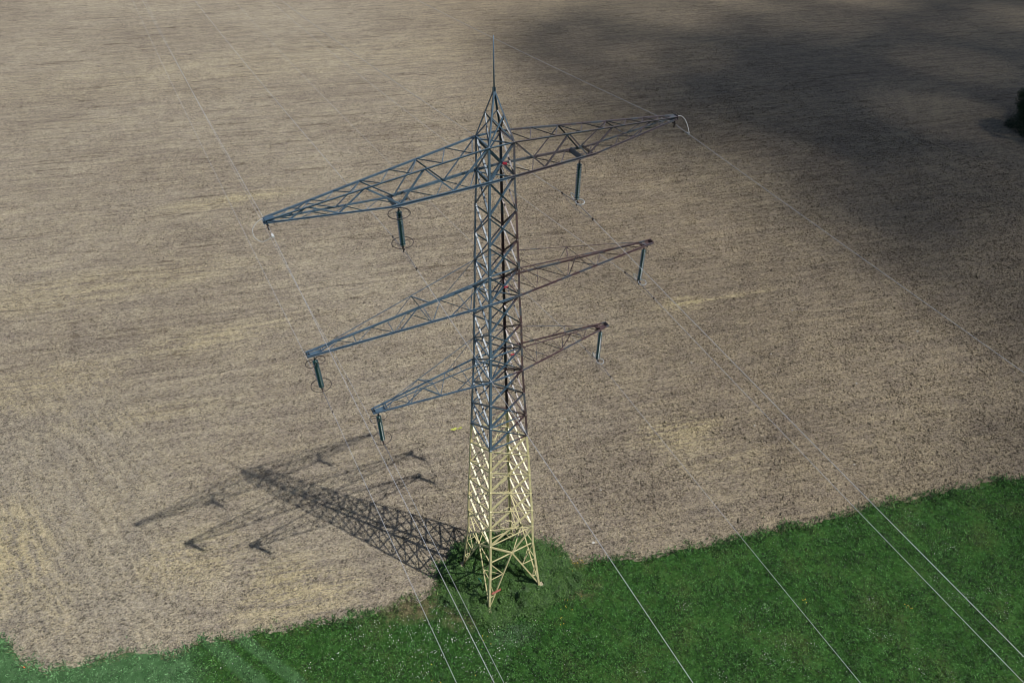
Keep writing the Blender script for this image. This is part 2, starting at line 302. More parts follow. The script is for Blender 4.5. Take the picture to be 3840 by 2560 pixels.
# ---------------------------------------------------------------- mesh helpers
class MB:
    def __init__(s): s.v = []; s.f = []; s.sm = []
    def add(s, vs, fs, smooth=False):
        o = len(s.v); s.v += [tuple(v) for v in vs]; s.f += [tuple(i+o for i in f) for f in fs]; s.sm += [smooth]*len(fs)
    def box8(s, p): s.add(p, [(0,3,2,1),(4,5,6,7),(0,1,5,4),(1,2,6,5),(2,3,7,6),(3,0,4,7)])
    def beam(s, A, B, u, n, a0, a1, b0, b1):    # prism from A to B, section a0..a1 along u, b0..b1 along n
        p = []
        for Q in (A, B):
            p += [Q+u*a0+n*b0, Q+u*a1+n*b0, Q+u*a1+n*b1, Q+u*a0+n*b1]
        s.box8(p)
    def box(s, c, sx, sy, sz, rz=0.0):
        c = Vector(c); R = Matrix.Rotation(rz, 3, 'Z')
        s.box8([c + R @ Vector((x*sx/2, y*sy/2, z*sz/2)) for z in (-1, 1) for x, y in ((-1,-1),(1,-1),(1,1),(-1,1))])
    def angle(s, A, B, n, wd, t=0.008, off=0.0, wd2=None):
        # rolled-steel angle: one flange in the face whose outward normal is n, the other pointing inward at the upper edge
        A = Vector(A); B = Vector(B); n = Vector(n)
        d = (B-A).normalized(); u = d.cross(n)
        if u.length < 1e-4: u = d.orthogonal()
        u.normalize(); n = u.cross(d).normalized()
        if n.dot(Vector(n)) < 0: n = -n
        if u.z < 0: u = -u
        wd2 = wd2 or wd
        A = A - n*off; B = B - n*off
        s.beam(A, B, u, n, -wd/2, wd/2, -t, 0)
        s.beam(A, B, u, n, wd/2-t, wd/2, -wd2, -t)
    def angle_out(s, A, B, n, wd, t=0.008, off=0.0, fl=0.045, back=False):
        # web in the face, flange standing outward along the upper edge (its web lies in its own shade)
        A = Vector(A); B = Vector(B); n = Vector(n); d = (B-A).normalized(); u = d.cross(n).normalized(); n2 = u.cross(d).normalized()
        if n2.dot(n) < 0: n2 = -n2
        if u.z < 0: u = -u
        A = A-n2*off; B = B-n2*off
        s.beam(A, B, u, n2, -wd/2, wd/2, -t, 0); s.beam(A, B, u, n2, wd/2-t, wd/2, 0, fl)
        if back: s.beam(A, B, u, n2, -wd/2, -wd/2+t, 0, fl)
    def angle_up(s, A, B, side, wd, t=0.007):
        # flange standing up on the side given, other flange flat at its foot
        A = Vector(A); B = Vector(B); d = (B-A).normalized(); h = Vector((0, 0, 1)).cross(d).normalized()
        if h.dot(Vector(side)) < 0: h = -h
        u = d.cross(h).normalized()
        if u.z < 0: u = -u
        s.beam(A, B, u, h, 0, wd, -t, 0); s.beam(A, B, u, h, 0, t, -wd, -t)
    def tube(s, pts, r, seg=6, smooth=True, caps=True):
        pts = [Vector(p) for p in pts]; n = len(pts); vs = []; fs = []
        t0 = (pts[1]-pts[0]).normalized(); x = t0.orthogonal().normalized()
        for i, p in enumerate(pts):
            t = (pts[min(i+1, n-1)] - pts[max(i-1, 0)])
            t = t.normalized() if t.length > 1e-9 else t0
            x = (x - t*x.dot(t)).normalized(); y = t.cross(x)
            rr = r[i] if isinstance(r, (list, tuple)) else r
            vs += [p + x*math.cos(2*math.pi*k/seg)*rr + y*math.sin(2*math.pi*k/seg)*rr for k in range(seg)]
        for i in range(n-1):
            for k in range(seg):
                a = i*seg+k; b = i*seg+(k+1) % seg; fs.append((a, b, b+seg, a+seg))
        if caps: fs += [tuple(range(seg))[::-1], tuple((n-1)*seg+k for k in range(seg))]
        s.add(vs, fs, smooth)
    def ring(s, c, R, r, ax=(0,0,1), seg=36, a0=0.0, a1=2*math.pi, sx=1.0):
        c = Vector(c); ax = Vector(ax).normalized(); x = ax.orthogonal().normalized(); y = ax.cross(x)
        s.tube([c + x*math.cos(a0+(a1-a0)*i/seg)*R*sx + y*math.sin(a0+(a1-a0)*i/seg)*R for i in range(seg+1)], r, 6, True, False)
    def lathe(s, prof, seg=20, c=(0,0,0)):
        vs = []; fs = []; c = Vector(c)
        for r, z in prof:
            vs += [c + Vector((r*math.cos(2*math.pi*k/seg), r*math.sin(2*math.pi*k/seg), z)) for k in range(seg)]
        for i in range(len(prof)-1):
            for k in range(seg):
                a = i*seg+k; b = i*seg+(k+1) % seg; fs.append((a, b, b+seg, a+seg))
        fs += [tuple(range(seg))[::-1], tuple((len(prof)-1)*seg+k for k in range(seg))]
        s.add(vs, fs, True)
    def build(s, name, mat, parent=None):
        me = bpy.data.meshes.new(name); me.from_pydata(s.v, [], s.f); me.materials.append(mat)
        me.polygons.foreach_set('use_smooth', s.sm); me.update()
        o = bpy.data.objects.new(name, me); COL.objects.link(o)
        if parent is not None: o.parent = parent
        return o

def tag(o, label=None, cat=None, group=None, kind=None):
    if label: o['label'] = label
    if cat: o['category'] = cat
    if group: o['group'] = group
    if kind: o['kind'] = kind
    return o
def empty(name, loc=(0,0,0)):
    e = bpy.data.objects.new(name, None); e.empty_display_size = 0.3; COL.objects.link(e); e.location = loc; return e
def npmesh(name, V, F, mat, smooth=False, kind=None):
    # V (n,3) float, F (m,k) int with k = 3 or 4
    me = bpy.data.meshes.new(name); n, (m, k) = len(V), F.shape
    me.vertices.add(n); me.vertices.foreach_set('co', V.astype(np.float32).ravel())
    me.loops.add(m*k); me.loops.foreach_set('vertex_index', F.astype(np.int32).ravel())
    me.polygons.add(m); me.polygons.foreach_set('loop_start', (np.arange(m)*k).astype(np.int32))
    me.polygons.foreach_set('loop_total', np.full(m, k, dtype=np.int32))
    if smooth: me.polygons.foreach_set('use_smooth', np.ones(m, dtype=bool))
    me.materials.append(mat); me.update(calc_edges=True); me.validate()
    o = bpy.data.objects.new(name, me); COL.objects.link(o)
    if kind: o['kind'] = kind
    return o
def vnoise(x, y, sc, seed=0):      # smooth value noise on numpy arrays, 0..1
    rs = np.random.default_rng(seed); T = rs.random((256, 256))
    X = x*sc + 1000.3; Y = y*sc + 700.7
    xi = np.floor(X).astype(int); yi = np.floor(Y).astype(int); fx = X-xi; fy = Y-yi
    fx = fx*fx*(3-2*fx); fy = fy*fy*(3-2*fy)
    g = lambda a, b: T[a % 256, b % 256]
    return (g(xi, yi)*(1-fx)+g(xi+1, yi)*fx)*(1-fy) + (g(xi, yi+1)*(1-fx)+g(xi+1, yi+1)*fx)*fy
def in_view(x, y, z=0.0, m=1.2):  # which ground points the photographer's area covers (only to limit the amount of scatter)
    dx = np.stack([x-CAM_LOC.x, y-CAM_LOC.y, np.full_like(x, z)-CAM_LOC.z], -1)
    R = np.array(ROWS); q = dx @ R.T; f = cd.lens/36.0
    with np.errstate(all='ignore'):
        return (q[..., 2] > 0) & (np.abs(q[..., 0]/q[..., 2]*f) < 0.5*m) & (np.abs(q[..., 1]/q[..., 2]*f) < 0.5*682/1024*m)
def in_poly(x, y, poly):
    c = np.zeros(x.shape, dtype=bool); j = len(poly)-1
    for i in range(len(poly)):
        xi, yi = poly[i]; xj, yj = poly[j]
        if yi != yj:
            c ^= ((yi > y) != (yj > y)) & (x < (xj-xi)*(y-yi)/(yj-yi)+xi)
        j = i
    return c

# ---------------------------------------------------------------- terrain
def height(x, y):
    return 0.06*(vnoise(x, y, 0.11, 3)-0.5) + 0.05*(vnoise(x, y, 0.9, 4)-0.5)
def make_ground():
    # one sheet: fine in the middle, long outer quads to the horizon
    def axis(lo, hi, step, far):
        a = np.arange(lo, hi+1e-6, step); o = [lo-40, lo-200, lo-900, -far][::-1]; p = [hi+40, hi+200, hi+900, far]
        return np.concatenate([o, a, p])
    xs = axis(-60, 215, 0.75, 6000); ys = axis(-40, 230, 0.75, 6000)
    X, Y = np.meshgrid(xs, ys, indexing='ij'); Z = height(X, Y)
    V = np.stack([X, Y, Z], -1).reshape(-1, 3); nx, ny = len(xs), len(ys)
    I = np.arange(nx*ny).reshape(nx, ny)
    F = np.stack([I[:-1, :-1], I[1:, :-1], I[1:, 1:], I[:-1, 1:]], -1).reshape(-1, 4)
    o = npmesh('field', V, F, M['field'], True); tag(o, kind='structure')
make_ground()

BD = [(-40.33, 18.65), (-36.66, 14.39), (-35.78, 12.54), (-34.63, 10.96), (-33.49, 9.85), (-30.88, 8.89), (-29.09, 8.48), (-27.01, 7.71), (-25.28, 6.57), (-24.01, 6.53), (-22.77, 6.24), (-20.93, 5.54), (-19.07, 4.91), (-17.48, 4.44), (-15.53, 3.98), (-13.66, 3.15), (-11.44, 2.26), (-10.34, 2.25), (-9.65, 2.12), (-8.31, 1.72), (-6.89, 1.46), (-5.23, 1.72), (-4.5, 2.45), (-3.6, 3.1), (-2.6, 3.5), (-1.57, 3.9), (-0.12, 3.84), (1.64, 3.11), (3.21, 2.01), (4.32, 0.9), (5.49, -0.8), (6.89, -2.05), (8.25, -2.7), (10.58, -3.89), (13.14, -4.81), (16.27, -5.66), (20.27, -6.77), (23.14, -7.53), (26.45, -8.47), (29.32, -9.37), (32.39, -10.14), (35.09, -10.81), (37.27, -11.46), (40.45, -12.31), (43.7, -13.18), (46.11, -14.21), (48.29, -15.06), (55.23, -17.15)]
FAR_EDGE = [(90, -28), (200, -60), (400, -120)]
WEST = [(-400, 160), (-120, 60), (-60, 32)]
MEADOW = WEST + BD + FAR_EDGE + [(400, -500), (-400, -500)]
WD = [(-2.6, 3.5), (-3.6, 3.1), (-4.5, 2.45), (-4.93, 1.34), (-4.92, -0.18), (-3.64, -1.94), (-2.51, -3.18), (-0.91, -3.86), (0.98, -4.06), (2.59, -4.1), (4.24, -4.14), (5.4, -3.67), (5.52, -2.14), (5.09, -0.73), (4.32, 0.9), (3.04, 2.1), (1.04, 3.6), (-0.98, 3.82)]
def densify(poly, step=0.22):
    out = []; P = [Vector(p) for p in poly]
    for i in range(len(P)-1):
        a, b = P[i], P[i+1]; L = (b-a).length; n = max(1, int(L/step)) if L < 30 else 1
        p0 = P[max(i-1, 0)]; p3 = P[min(i+2, len(P)-1)]
        for k in range(n):
            t = k/n; p = .5*((2*a)+(-p0+b)*t+(2*p0-5*a+4*b-p3)*t*t+(-p0+3*a-3*b+p3)*t**3)
            q = np.array([p.x]); w_ = np.array([p.y])
            j1 = (vnoise(q, w_, .9, 61)[0]-.5)*.55+(vnoise(q, w_, 2.6, 62)[0]-.5)*.38
            out.append((p.x+random.uniform(-.05, .05), p.y+j1+random.uniform(-.06, .06)))
    out.append(poly[-1]); return out
EDGE = densify(WEST + BD + FAR_EDGE)
MEADOW = EDGE + [(400, -500), (-400, -500)]
def make_meadow():
    # strips of quads from the ragged edge down to the south, lying just above the soil
    n = 70; V = []; F = []
    sh = [0, .4, 1.2, 2, 3.5, 5, 7, 9, 12, 15, 19, 24, 30, 40, 60, 120, 400]
    for i, (x, y) in enumerate(EDGE):
        for s_ in sh: V.append((x, y-s_, 0))
    V = np.array(V, float); V[:, 2] = height(V[:, 0], V[:, 1]) + 0.035
    V[::len(sh), 2] -= 0.02; V[::len(sh), 1] -= .32; V[1::len(sh), 1] -= .2
    k = len(sh); I = np.arange(len(V)).reshape(-1, k)
    F = np.stack([I[:-1, :-1], I[:-1, 1:], I[1:, 1:], I[1:, :-1]], -1).reshape(-1, 4)
    o = npmesh('meadow', V, F, M['meadow'], True); tag(o, kind='structure')
make_meadow()

# ---------------------------------------------------------------- ground scatter
def scatter_xy(n, x0, x1, y0, y1, seed):
    r = np.random.default_rng(seed); return r.uniform(x0, x1, n), r.uniform(y0, y1, n), r
def clods():
    x, y, r = scatter_xy(900000, -50, 110, -25, 95, 1)
    dist = np.hypot(x-CAM_LOC.x, y-CAM_LOC.y)
    keep = in_view(x, y) & ~in_poly(x, y, MEADOW) & ~in_poly(x, y, WD)
    dens = 0.16+0.7*np.clip((vnoise(x, y, 0.35, 21)+vnoise(x, y, 1.3, 22))/2-0.30, 0, 1)*2.2
    dens *= np.where(x - 0.25*y > -8, 1.0, 0.62)
    dens *= np.clip(1.25-dist/130.0, 0.12, 1)
    keep &= r.random(len(x)) < dens
    x, y, dist = x[keep], y[keep], dist[keep]; n = len(x)
    sz = np.exp(r.normal(-3.10, 0.45, n))*np.where(x - 0.25*y > -8, 1.12, .9) * np.clip(0.75+dist/130.0, 0.8, 1.6)
    sz = np.clip(sz, 0.02, 0.17)
    base = np.array([(1,0,.1),(0,1,.1),(-1,0,.1),(0,-1,.1),(0,0,1),(0,0,-.6)], float)
    fc = np.array([(0,1,4),(1,2,4),(2,3,4),(3,0,4),(1,0,5),(2,1,5),(3,2,5),(0,3,5)])
    V = base[None]*(0.7+0.6*r.random((n, 6, 3)))
    a = r.uniform(0, 2*math.pi, n); c, s_ = np.cos(a), np.sin(a)
    Vx = V[..., 0]*c[:, None]-V[..., 1]*s_[:, None]; Vy = V[..., 0]*s_[:, None]+V[..., 1]*c[:, None]
    V = np.stack([Vx*sz[:, None]*1.05+x[:, None], Vy*sz[:, None]*0.85+y[:, None], V[..., 2]*sz[:, None]*0.9+height(x, y)[:, None]], -1)
    F = (fc[None]+(np.arange(n)*6)[:, None, None]).reshape(-1, 3)
    o = npmesh('soil_clods', V.reshape(-1, 3), F, M['field'], False, 'stuff')
    tag(o, 'loose clods of tilled brown soil all over the field', 'soil')
    print('clods', n)
clods()
def lumps():
    x, y, r = scatter_xy(150000, -48, 105, -25, 70, 91)
    k = in_view(x, y) & ~in_poly(x, y-.4, MEADOW) & ~in_poly(x, y, WD)
    dens = np.clip((vnoise(x, y, .22, 92)*.6+vnoise(x, y, .9, 93)*.5-.42)*3.2, 0.03, 1)*np.where(x-.6*y > -2, 1, .35)
    k &= r.random(len(x)) < dens; x, y = x[k], y[k]; n = len(x)
    sz = np.clip(np.exp(r.normal(-2.55, .38, n)), .04, .2)
    fc = np.array([(0,1,5),(1,2,5),(2,3,5),(3,4,5),(4,0,5),(1,0,6),(2,1,6),(3,2,6),(4,3,6),(0,4,6)])
    base = np.array([(math.cos(2*math.pi*i/5), math.sin(2*math.pi*i/5), .15) for i in range(5)]+[(0, 0, .95), (0, 0, -.4)])
    V = base[None]*(.6+.75*r.random((n, 7, 3)))*sz[:, None, None]
    V[..., 0] += x[:, None]; V[..., 1] += y[:, None]; V[..., 2] += height(x, y)[:, None]
    F = (fc[None]+(np.arange(n)*7)[:, None, None]).reshape(-1, 3)
    tag(npmesh('soil_lumps', V.reshape(-1, 3), F, M['field'], False, 'stuff'), 'coarse lumps of turned brown soil among the finer crumbs', 'soil'); print('lumps', n)
lumps()
def straw_bits():
    x, y, r = scatter_xy(420000, -50, 100, -25, 80, 5)
    keep = in_view(x, y) & ~in_poly(x, y, MEADOW) & ~in_poly(x, y, WD)
    dens = 0.10+0.9*np.clip(vnoise(x, y, 0.3, 31)*0.6+vnoise(x*0.3+y*0.1, y+x*0.28, 0.8, 32)*0.6-0.42, 0, 1)*1.6
    dist = np.hypot(x-CAM_LOC.x, y-CAM_LOC.y); dens *= np.clip(1.2-dist/110.0, 0.1, 1)
    keep &= r.random(len(x)) < dens; x, y = x[keep], y[keep]; n = len(x)
    a = r.normal(-0.28, 0.9, n); L = r.uniform(0.06, 0.22, n); wd = r.uniform(0.006, 0.016, n); tl = r.normal(0, 0.12, n)
    dx, dy = np.cos(a)*L/2, np.sin(a)*L/2; nx, ny = -np.sin(a)*wd, np.cos(a)*wd; z = height(x, y)+0.035+r.random(n)*0.03
    q = [np.stack([x+sx*dx+sn*nx, y+sx*dy+sn*ny, z+sx*tl*L/2+(0.006 if sn > 0 else 0)], -1) for sx, sn in ((-1,-1),(1,-1),(1,1),(-1,1))]
    V = np.stack(q, 1).reshape(-1, 3); F = np.arange(n*4).reshape(-1, 4)
    tag(npmesh('straw_litter', V, F, M['straw'], False, 'stuff'), 'short pale straw pieces scattered on the tilled field', 'straw')
    print('straw', n)
straw_bits()

def leaves(n_leaf, x, y, z, r, L, wd, up, mat_, name, label, cat):
    # pointed two-triangle blades; up = how upright they stand (0..1)
    n = len(x); a = r.uniform(0, 2*math.pi, n)
    upv = np.clip(r.normal(up, 0.22, n), 0.02, 1.0); h = np.sqrt(1-upv**2*0.98)
    d = np.stack([np.cos(a)*h, np.sin(a)*h, upv], -1)
    sd = np.stack([-np.sin(a), np.cos(a), r.normal(0, 0.3, n)], -1); sd /= np.linalg.norm(sd, axis=1)[:, None]
    P = np.stack([x, y, z], -1); L = L[:, None]; W = wd[:, None]
    tip = P+d*L; tip[:, 2] -= 0.12*L[:, 0]*(1-upv)
    m1 = P+d*L*0.45+sd*W; m2 = P+d*L*0.45-sd*W
    V = np.stack([P, m1, tip, m2], 1).reshape(-1, 3); F = np.arange(n*4).reshape(-1, 4)
    o = npmesh(name, V, F, mat_, False, 'stuff'); tag(o, label, cat); print(name, n)
def grass():
    N = 1500000
    x, y, r = scatter_xy(N, -42, 75, -42, 22, 8)
    keep = in_view(x, y); x, y = x[keep], y[keep]
    # ragged edge: test a jittered copy of each point
    rs = .12+.45*np.clip(vnoise(x, y, 1.1, 71)-.45, 0, 1)*2
    inm = in_poly(x+r.normal(0, 1, len(x))*rs, y+r.normal(0, 1, len(x))*rs-0.05, MEADOW)
    x, y = x[inm], y[inm]; n0 = len(x)
    mown = x < -24+3*(vnoise(x, y, .35, 9)-.5)
    cl = 0.45*vnoise(x, y, 0.8, 12)+0.55*vnoise(x, y, 3.2, 13)
    keep = r.random(n0) < np.clip(0.2+1.9*(cl-0.25), 0.1, 1)
    x, y, mown, cl = x[keep], y[keep], mown[keep], cl[keep]; n = len(x)
    near_edge = ~in_poly(x, y+0.9, MEADOW)
    L = r.uniform(0.08, 0.24, n)*(0.35+1.4*cl)*np.where(mown, 0.75, 1)*np.where(near_edge, 1.75, 1)
    wd = r.uniform(0.014, 0.034, n)*np.where(near_edge, 1.25, 1)
    leaves(0, x, y, height(x, y)+0.03, r, L, wd, 0.55, M['blade'], 'meadow_grass', 'green meadow grass and clover along the edge of the field', 'grass')
grass()
def dry_grass():
    x, y, r = scatter_xy(900000, -42, 75, -30, 22, 18)
    k = in_view(x, y); x, y = x[k], y[k]
    k = in_poly(x, y+.15, MEADOW) & ~in_poly(x, y+.75, MEADOW) | ((((x+7.5)/3.4)**2+((y-1.1)/1.5)**2 < r.random(len(x))*1.3) & in_poly(x, y-.4, MEADOW))
    k &= r.random(len(x)) < np.clip((vnoise(x, y, .8, 51)-.35)*1.8, .03, .75); x, y = x[k], y[k]; n = len(x)
    leaves(0, x, y, height(x, y)+.02, r, r.uniform(.12, .34, n), r.uniform(.007, .014, n), .5, M['dry'], 'dry_grass', 'thin strip of dry straw-coloured grass between meadow and tilled soil', 'dry grass')
dry_grass()
def weeds():
    x, y, r = scatter_xy(360000, -6.5, 7.2, -5.6, 5.4, 14)
    sg = .12+.8*np.clip(vnoise(x, y, .7, 33)-.4, 0, 1)
    inm = in_poly(x+r.normal(0, 1, len(x))*sg, y+r.normal(0, 1, len(x))*sg, WD); x, y = x[inm], y[inm]
    hh = 0.16+2.3*np.clip(0.55*vnoise(x, y, 0.85, 15)+0.45*vnoise(x, y, 2.1, 16)-0.28, 0, 1)
    hh *= np.where((x > 2.6) | (y < -2.9), .55, 1.0)
    keep = (r.random(len(x)) < np.clip(1.9*vnoise(x, y, 1.5, 17)-.1, 0.15, 1)) & (np.hypot(x+2.42, y-2.42) > .40) & (np.hypot(x-2.42, y+2.42) > .36); x, y, hh = x[keep], y[keep], hh[keep]; n = len(x)
    z = height(x, y)+hh*r.beta(3, 1.2, n)
    L = r.uniform(0.06, 0.17, n); wd = L*r.uniform(0.25, 0.40, n)
    leaves(0, x, y, z, r, L, wd, 0.25, M['weed'], 'nettle_patch', 'dense dark green nettles growing between the mast feet', 'weeds')
weeds()
def flowers():
    A = [(-6.09, -0.0), (-5.61, -0.0), (-4.87, -0.35), (-4.23, -0.16), (-5.33, -1.08), (-5.04, -1.24), (-8.78, 0.31), (-7.87, -0.7), (-7.26, -1.17), (-7.27, -1.47), (-9.9, 0.1), (-10.06, -0.75), (-5.17, -2.63), (-5.08, -3.55), (-5.87, -3.36), (-4.79, -4.38), (-4.76, -3.85), (-3.07, -3.91), (-2.64, -4.02), (-3.38, -4.17), (-2.93, -5.46), (-3.3, -5.61), (-1.81, -5.71), (-7.55, -3.27), (-5.2, -4.98), (-5.97, -4.79), (-7.33, -4.05), (-5.68, -5.36), (-5.12, -5.85), (-4.71, -5.96), (-6.1, -5.65), (-5.12, -6.42), (-8.43, -3.73), (-10.08, -2.89), (-10.86, -2.22), (-8.73, -4.66), (-9.21, -4.51), (-4.03, -5.98), (-2.94, -6.58), (-7.63, -2.15), (-6.49, -3.08), (-8.56, -1.39), (-4.04, -4.06), (-3.51, -8.04), (-9.72, -1.18), (-6.43, -1.68), (-6.11, -1.48), (-8.26, -0.24), (-6.76, -3.53), (-4.52, -7.15), (-8.28, -2.87), (-4.65, -2.67), (-5.38, -2.08)]+[(-12.93, 1.4), (-11.92, 1.41), (-10.53, 1.03), (-10.07, 0.01), (-11.92, -0.44), (-14.18, 0.09), (-11.56, -1.71), (-9.59, -1.36), (-8.73, -0.91), (-7.28, -0.76), (-6.01, -0.3), (-5.15, -0.38), (-8.6, -2.63), (-13.36, -1.76), (-10.49, -3.17), (-8.41, -4.14), (-14.57, 2.96), (-21.12, 3.29), (-16.22, 0.16), (-22.5, 3.1), (-10.91, 0.48), (-11.92, 0.47), (-12.91, 0.47), (-10.35, -0.94), (-5.65, -3.34), (-5.79, -2.53)]
    B = [(5.3, -2.07), (5.22, -3.02), (5.39, -1.44), (11.69, -9.72), (9.16, -6.99), (2.22, -6.78), (3.53, -8.35), (15.79, -12.28), (17.24, -12.88), (18.32, -13.17), (16.71, -15.88), (16.16, -15.77), (14.45, -15.74), (12.49, -15.56), (15.66, -14.27), (23.07, -18.43), (23.79, -19.21), (31.31, -17.9), (33.82, -16.15), (35.21, -16.46), (35.14, -12.52), (35.17, -13.79), (34.73, -20.63), (34.99, -21.82), (33.66, -22.5), (25.01, -21.19), (18.41, -16.82), (23.85, -22.34), (32.39, -20.18), (31.27, -19.57), (5.44, -12.21), (7.99, -12.73), (16.39, -17.88), (10.45, -15.32), (29.36, -10.84), (31.44, -25.36), (14.38, -16.25), (25.64, -23.5), (15.65, -17.12), (25.07, -16.57)]
    r = np.random.default_rng(23); P = []
    for (x, y) in A:
        for _ in range(int(r.integers(2, 9))): P.append((x+r.normal(0, .22), y+r.normal(0, .2), r.uniform(.014, .038)))
    for (x, y) in B:
        for _ in range(int(r.integers(6, 20))): P.append((x+r.normal(0, .32), y+r.normal(0, .26), r.uniform(.010, .024)))
    for _ in range(300): P.append((r.uniform(-15, 1), r.uniform(-9, 3), r.uniform(.010, .028)))
    for _ in range(260): P.append((r.uniform(-2, 50), r.uniform(-30, -6), r.uniform(.009, .02)))
    P = np.array(P); k = in_poly(P[:, 0], P[:, 1], MEADOW) & ((P[:, 2] < 0) | ~in_poly(P[:, 0], P[:, 1], WD)); P = P[k]
    m = MB()
    for x, y, q in P:
        z = 0.13+r.random()*0.12+q; tx, ty = r.normal(0, .25, 2); c = Vector((x, y, z)); N = 8
        ring = [c+Vector((math.cos(2*math.pi*i/N)*q*(1 if i % 2 else .72), math.sin(2*math.pi*i/N)*q*(1 if i % 2 else .72), tx*q*math.cos(2*math.pi*i/N)+ty*q*math.sin(2*math.pi*i/N))) for i in range(N)]
        m.add([c+Vector((0, 0, q*.35))]+ring+[Vector((x, y, 0.02)), Vector((x+.004, y, 0.02)), c], [(0, 1+i, 1+(i+1) % N) for i in range(N)]+[(N+1, N+2, N+3)])
    o = m.build('white_flowers', M['petal']); tag(o, 'many small white flowers dotted over the green meadow', 'flowers', None, 'stuff')
    m = MB()
    spots = [(5.6, -1.9, 14, .35), (6.3, -2.3, 8, .3), (-3.9, -4.3, 6, .3), (2.2, -5.6, 5, .5), (20.4, -14.0, 5, .1), (27.3, -18.4, 6, .12), (-9, -6.5, 8, 1.2), (3.5, -4.8, 6, .5)]
    for sx, sy, k, sg in spots:
        for _ in range(k):
            x, y = sx+r.normal(0, sg), sy+r.normal(0, sg); q = r.uniform(.02, .04); z = .2+r.random()*.25
            c = Vector((x, y, z)); N = 6
            m.add([c+Vector((0, 0, q*.4))]+[c+Vector((math.cos(2*math.pi*i/N)*q, math.sin(2*math.pi*i/N)*q, 0)) for i in range(N)]+[Vector((x, y, 0)), Vector((x+.005, y, 0)), c], [(0, 1+i, 1+(i+1) % N) for i in range(N)]+[(N+1, N+2, N+3)])
    tag(m.build('yellow_flowers', M['ypetal']), 'few small yellow flowers beside the nettles and in the meadow', 'flowers', None, 'stuff')
flowers()

# ---------------------------------------------------------------- the pylon
Z = [38.58, 36.86, 34.96, 33.26, 31.5, 29.72, 27.68, 25.88, 24.13, 22.15, 20.22, 18.22, 16.21, 14.17, 12.12, 10.14, 8.1, 6.0, 0.0]
W = [0.709, 0.723, 0.802, 0.855, 0.919, 0.954, 1.05, 1.085, 1.138, 1.233, 1.327, 1.408, 1.514, 1.599, 1.694, 1.794, 1.853, 1.914, 2.4]
Z[17], Z[16] = 6.0, 8.1
CN = {'F': (-1, -1), 'R': (1, -1), 'L': (-1, 1), 'B': (1, 1)}
def node(c, k, inset=0.0): return Vector((CN[c][0]*(W[k]-inset), CN[c][1]*(W[k]-inset), Z[k]))
FACES = [('F', 'R', (0,-1,0)), ('L', 'F', (-1,0,0)), ('R', 'B', (1,0,0)), ('B', 'L', (0,1,0))]
pylon = empty('pylon'); tag(pylon, 'tall steel lattice pylon, sand yellow below, steel blue and rusty brown above, three crossarms', 'pylon')

def part(name, parent, fn, mat='paint'):
    m = MB(); fn(m); return m.build(name, M[mat], parent)
def legs():
    for c in 'FRLB':
        m = MB(); sx, sy = CN[c]
        for k in range(18):
            A, B = node(c, k), node(c, k+1)
            wd = 0.105+0.065*min(1, (38.6-Z[k])/30); t = 0.014
            m.beam(B, A, Vector((-sx, 0, 0)), Vector((0, -sy, 0)), 0, wd, 0, t)
            m.beam(B, A, Vector((-sx, 0, 0)), Vector((0, -sy, 0)), 0, t, t, wd)
            if k in (3, 6, 9, 12, 15):      # splice plates
                Cc = B.lerp(A, 0.12); D = B.lerp(A, 0.34); e = 0.012
                m.beam(Cc, D, Vector((-sx, 0, 0)), Vector((0, -sy, 0)), -e, wd+.004, -e, -0.001)
                m.beam(Cc, D, Vector((-sx, 0, 0)), Vector((0, -sy, 0)), -e, -0.001, 0, wd)
        m.build('leg', M['paint'], pylon)
legs()
def D1(a, K, foot, t): return K.lerp(foot, t)
KN = {}
def faces():
    for a, b, n in FACES:
        n = Vector(n); rest = MB()
        for k in range(16):
            wd = 0.095 if k == 0 else 0.08+0.035*min(1, (38-Z[k])/28)
            def f1(m):
                if n.y < 0 and a == 'F': m.angle_out(node(a, k), node(b, k+1), n, wd*.9, 0.009, 0.012, .04)
                else: m.angle(node(a, k), node(b, k+1), n, wd, 0.009, 0.016, max(wd*1.05, .085))
            def f2(m): m.angle(node(b, k), node(a, k+1), n, wd, 0.009, 0.03, wd*0.9)
            for f in (f1, f2):
                if a == 'B': f(rest)
                else: part('diagonal_brace', pylon, f)
        if a == 'B': rest.build('diagonal_brace', M['paint'], pylon)['kind'] = 'stuff'
        for k in (0, 1, 4, 5, 7, 8, 10, 11, 16):
            if k in (0, 1, 5, 8) and abs(n.y) > .5: continue      # there the arm chords run through
            part('horizontal_strut', pylon, lambda m: m.angle(node(a, k), node(b, k), n, 0.065, 0.008, 0.045))
        # stiffening of the splayed feet
        K = (node(a, 17)+node(b, 17))/2; KN[a+b] = K
        for c in (a, b):
            foot = node(c, 18, 0.06); foot.z = 0.12; top = node(c, 17)
            onleg = lambda z: node(c, 17).lerp(node(c, 18), (Z[17]-z)/Z[17])
            d1 = K.lerp(foot, 0.36); d2 = K.lerp(foot, 0.74)
            for A, B, wd, t, off, w2 in ((node(c, 16), K, .11, .01, .016, .09), (top, K, .075, .008, .03, None), (K, foot, .10, .01, .016, .09), (top, d1, .055, .007, .03, None),
                                         (d1, onleg(d1.z), .055, .007, .042, None), (onleg(d1.z), d2, .05, .007, .03, None), (d2, onleg(d2.z), .05, .007, .042, None)):
                part('foot_brace', pylon, lambda m: m.angle(A, B, n, wd, t, off, w2))
        pu = n.cross(Vector((0, 0, 1)))
        part('gusset_plate', pylon, lambda m: m.beam(K-Vector((0,0,.16))-n*.012, K+Vector((0,0,.14))-n*.012, pu, n, -.15, .15, 0, .01))
faces()
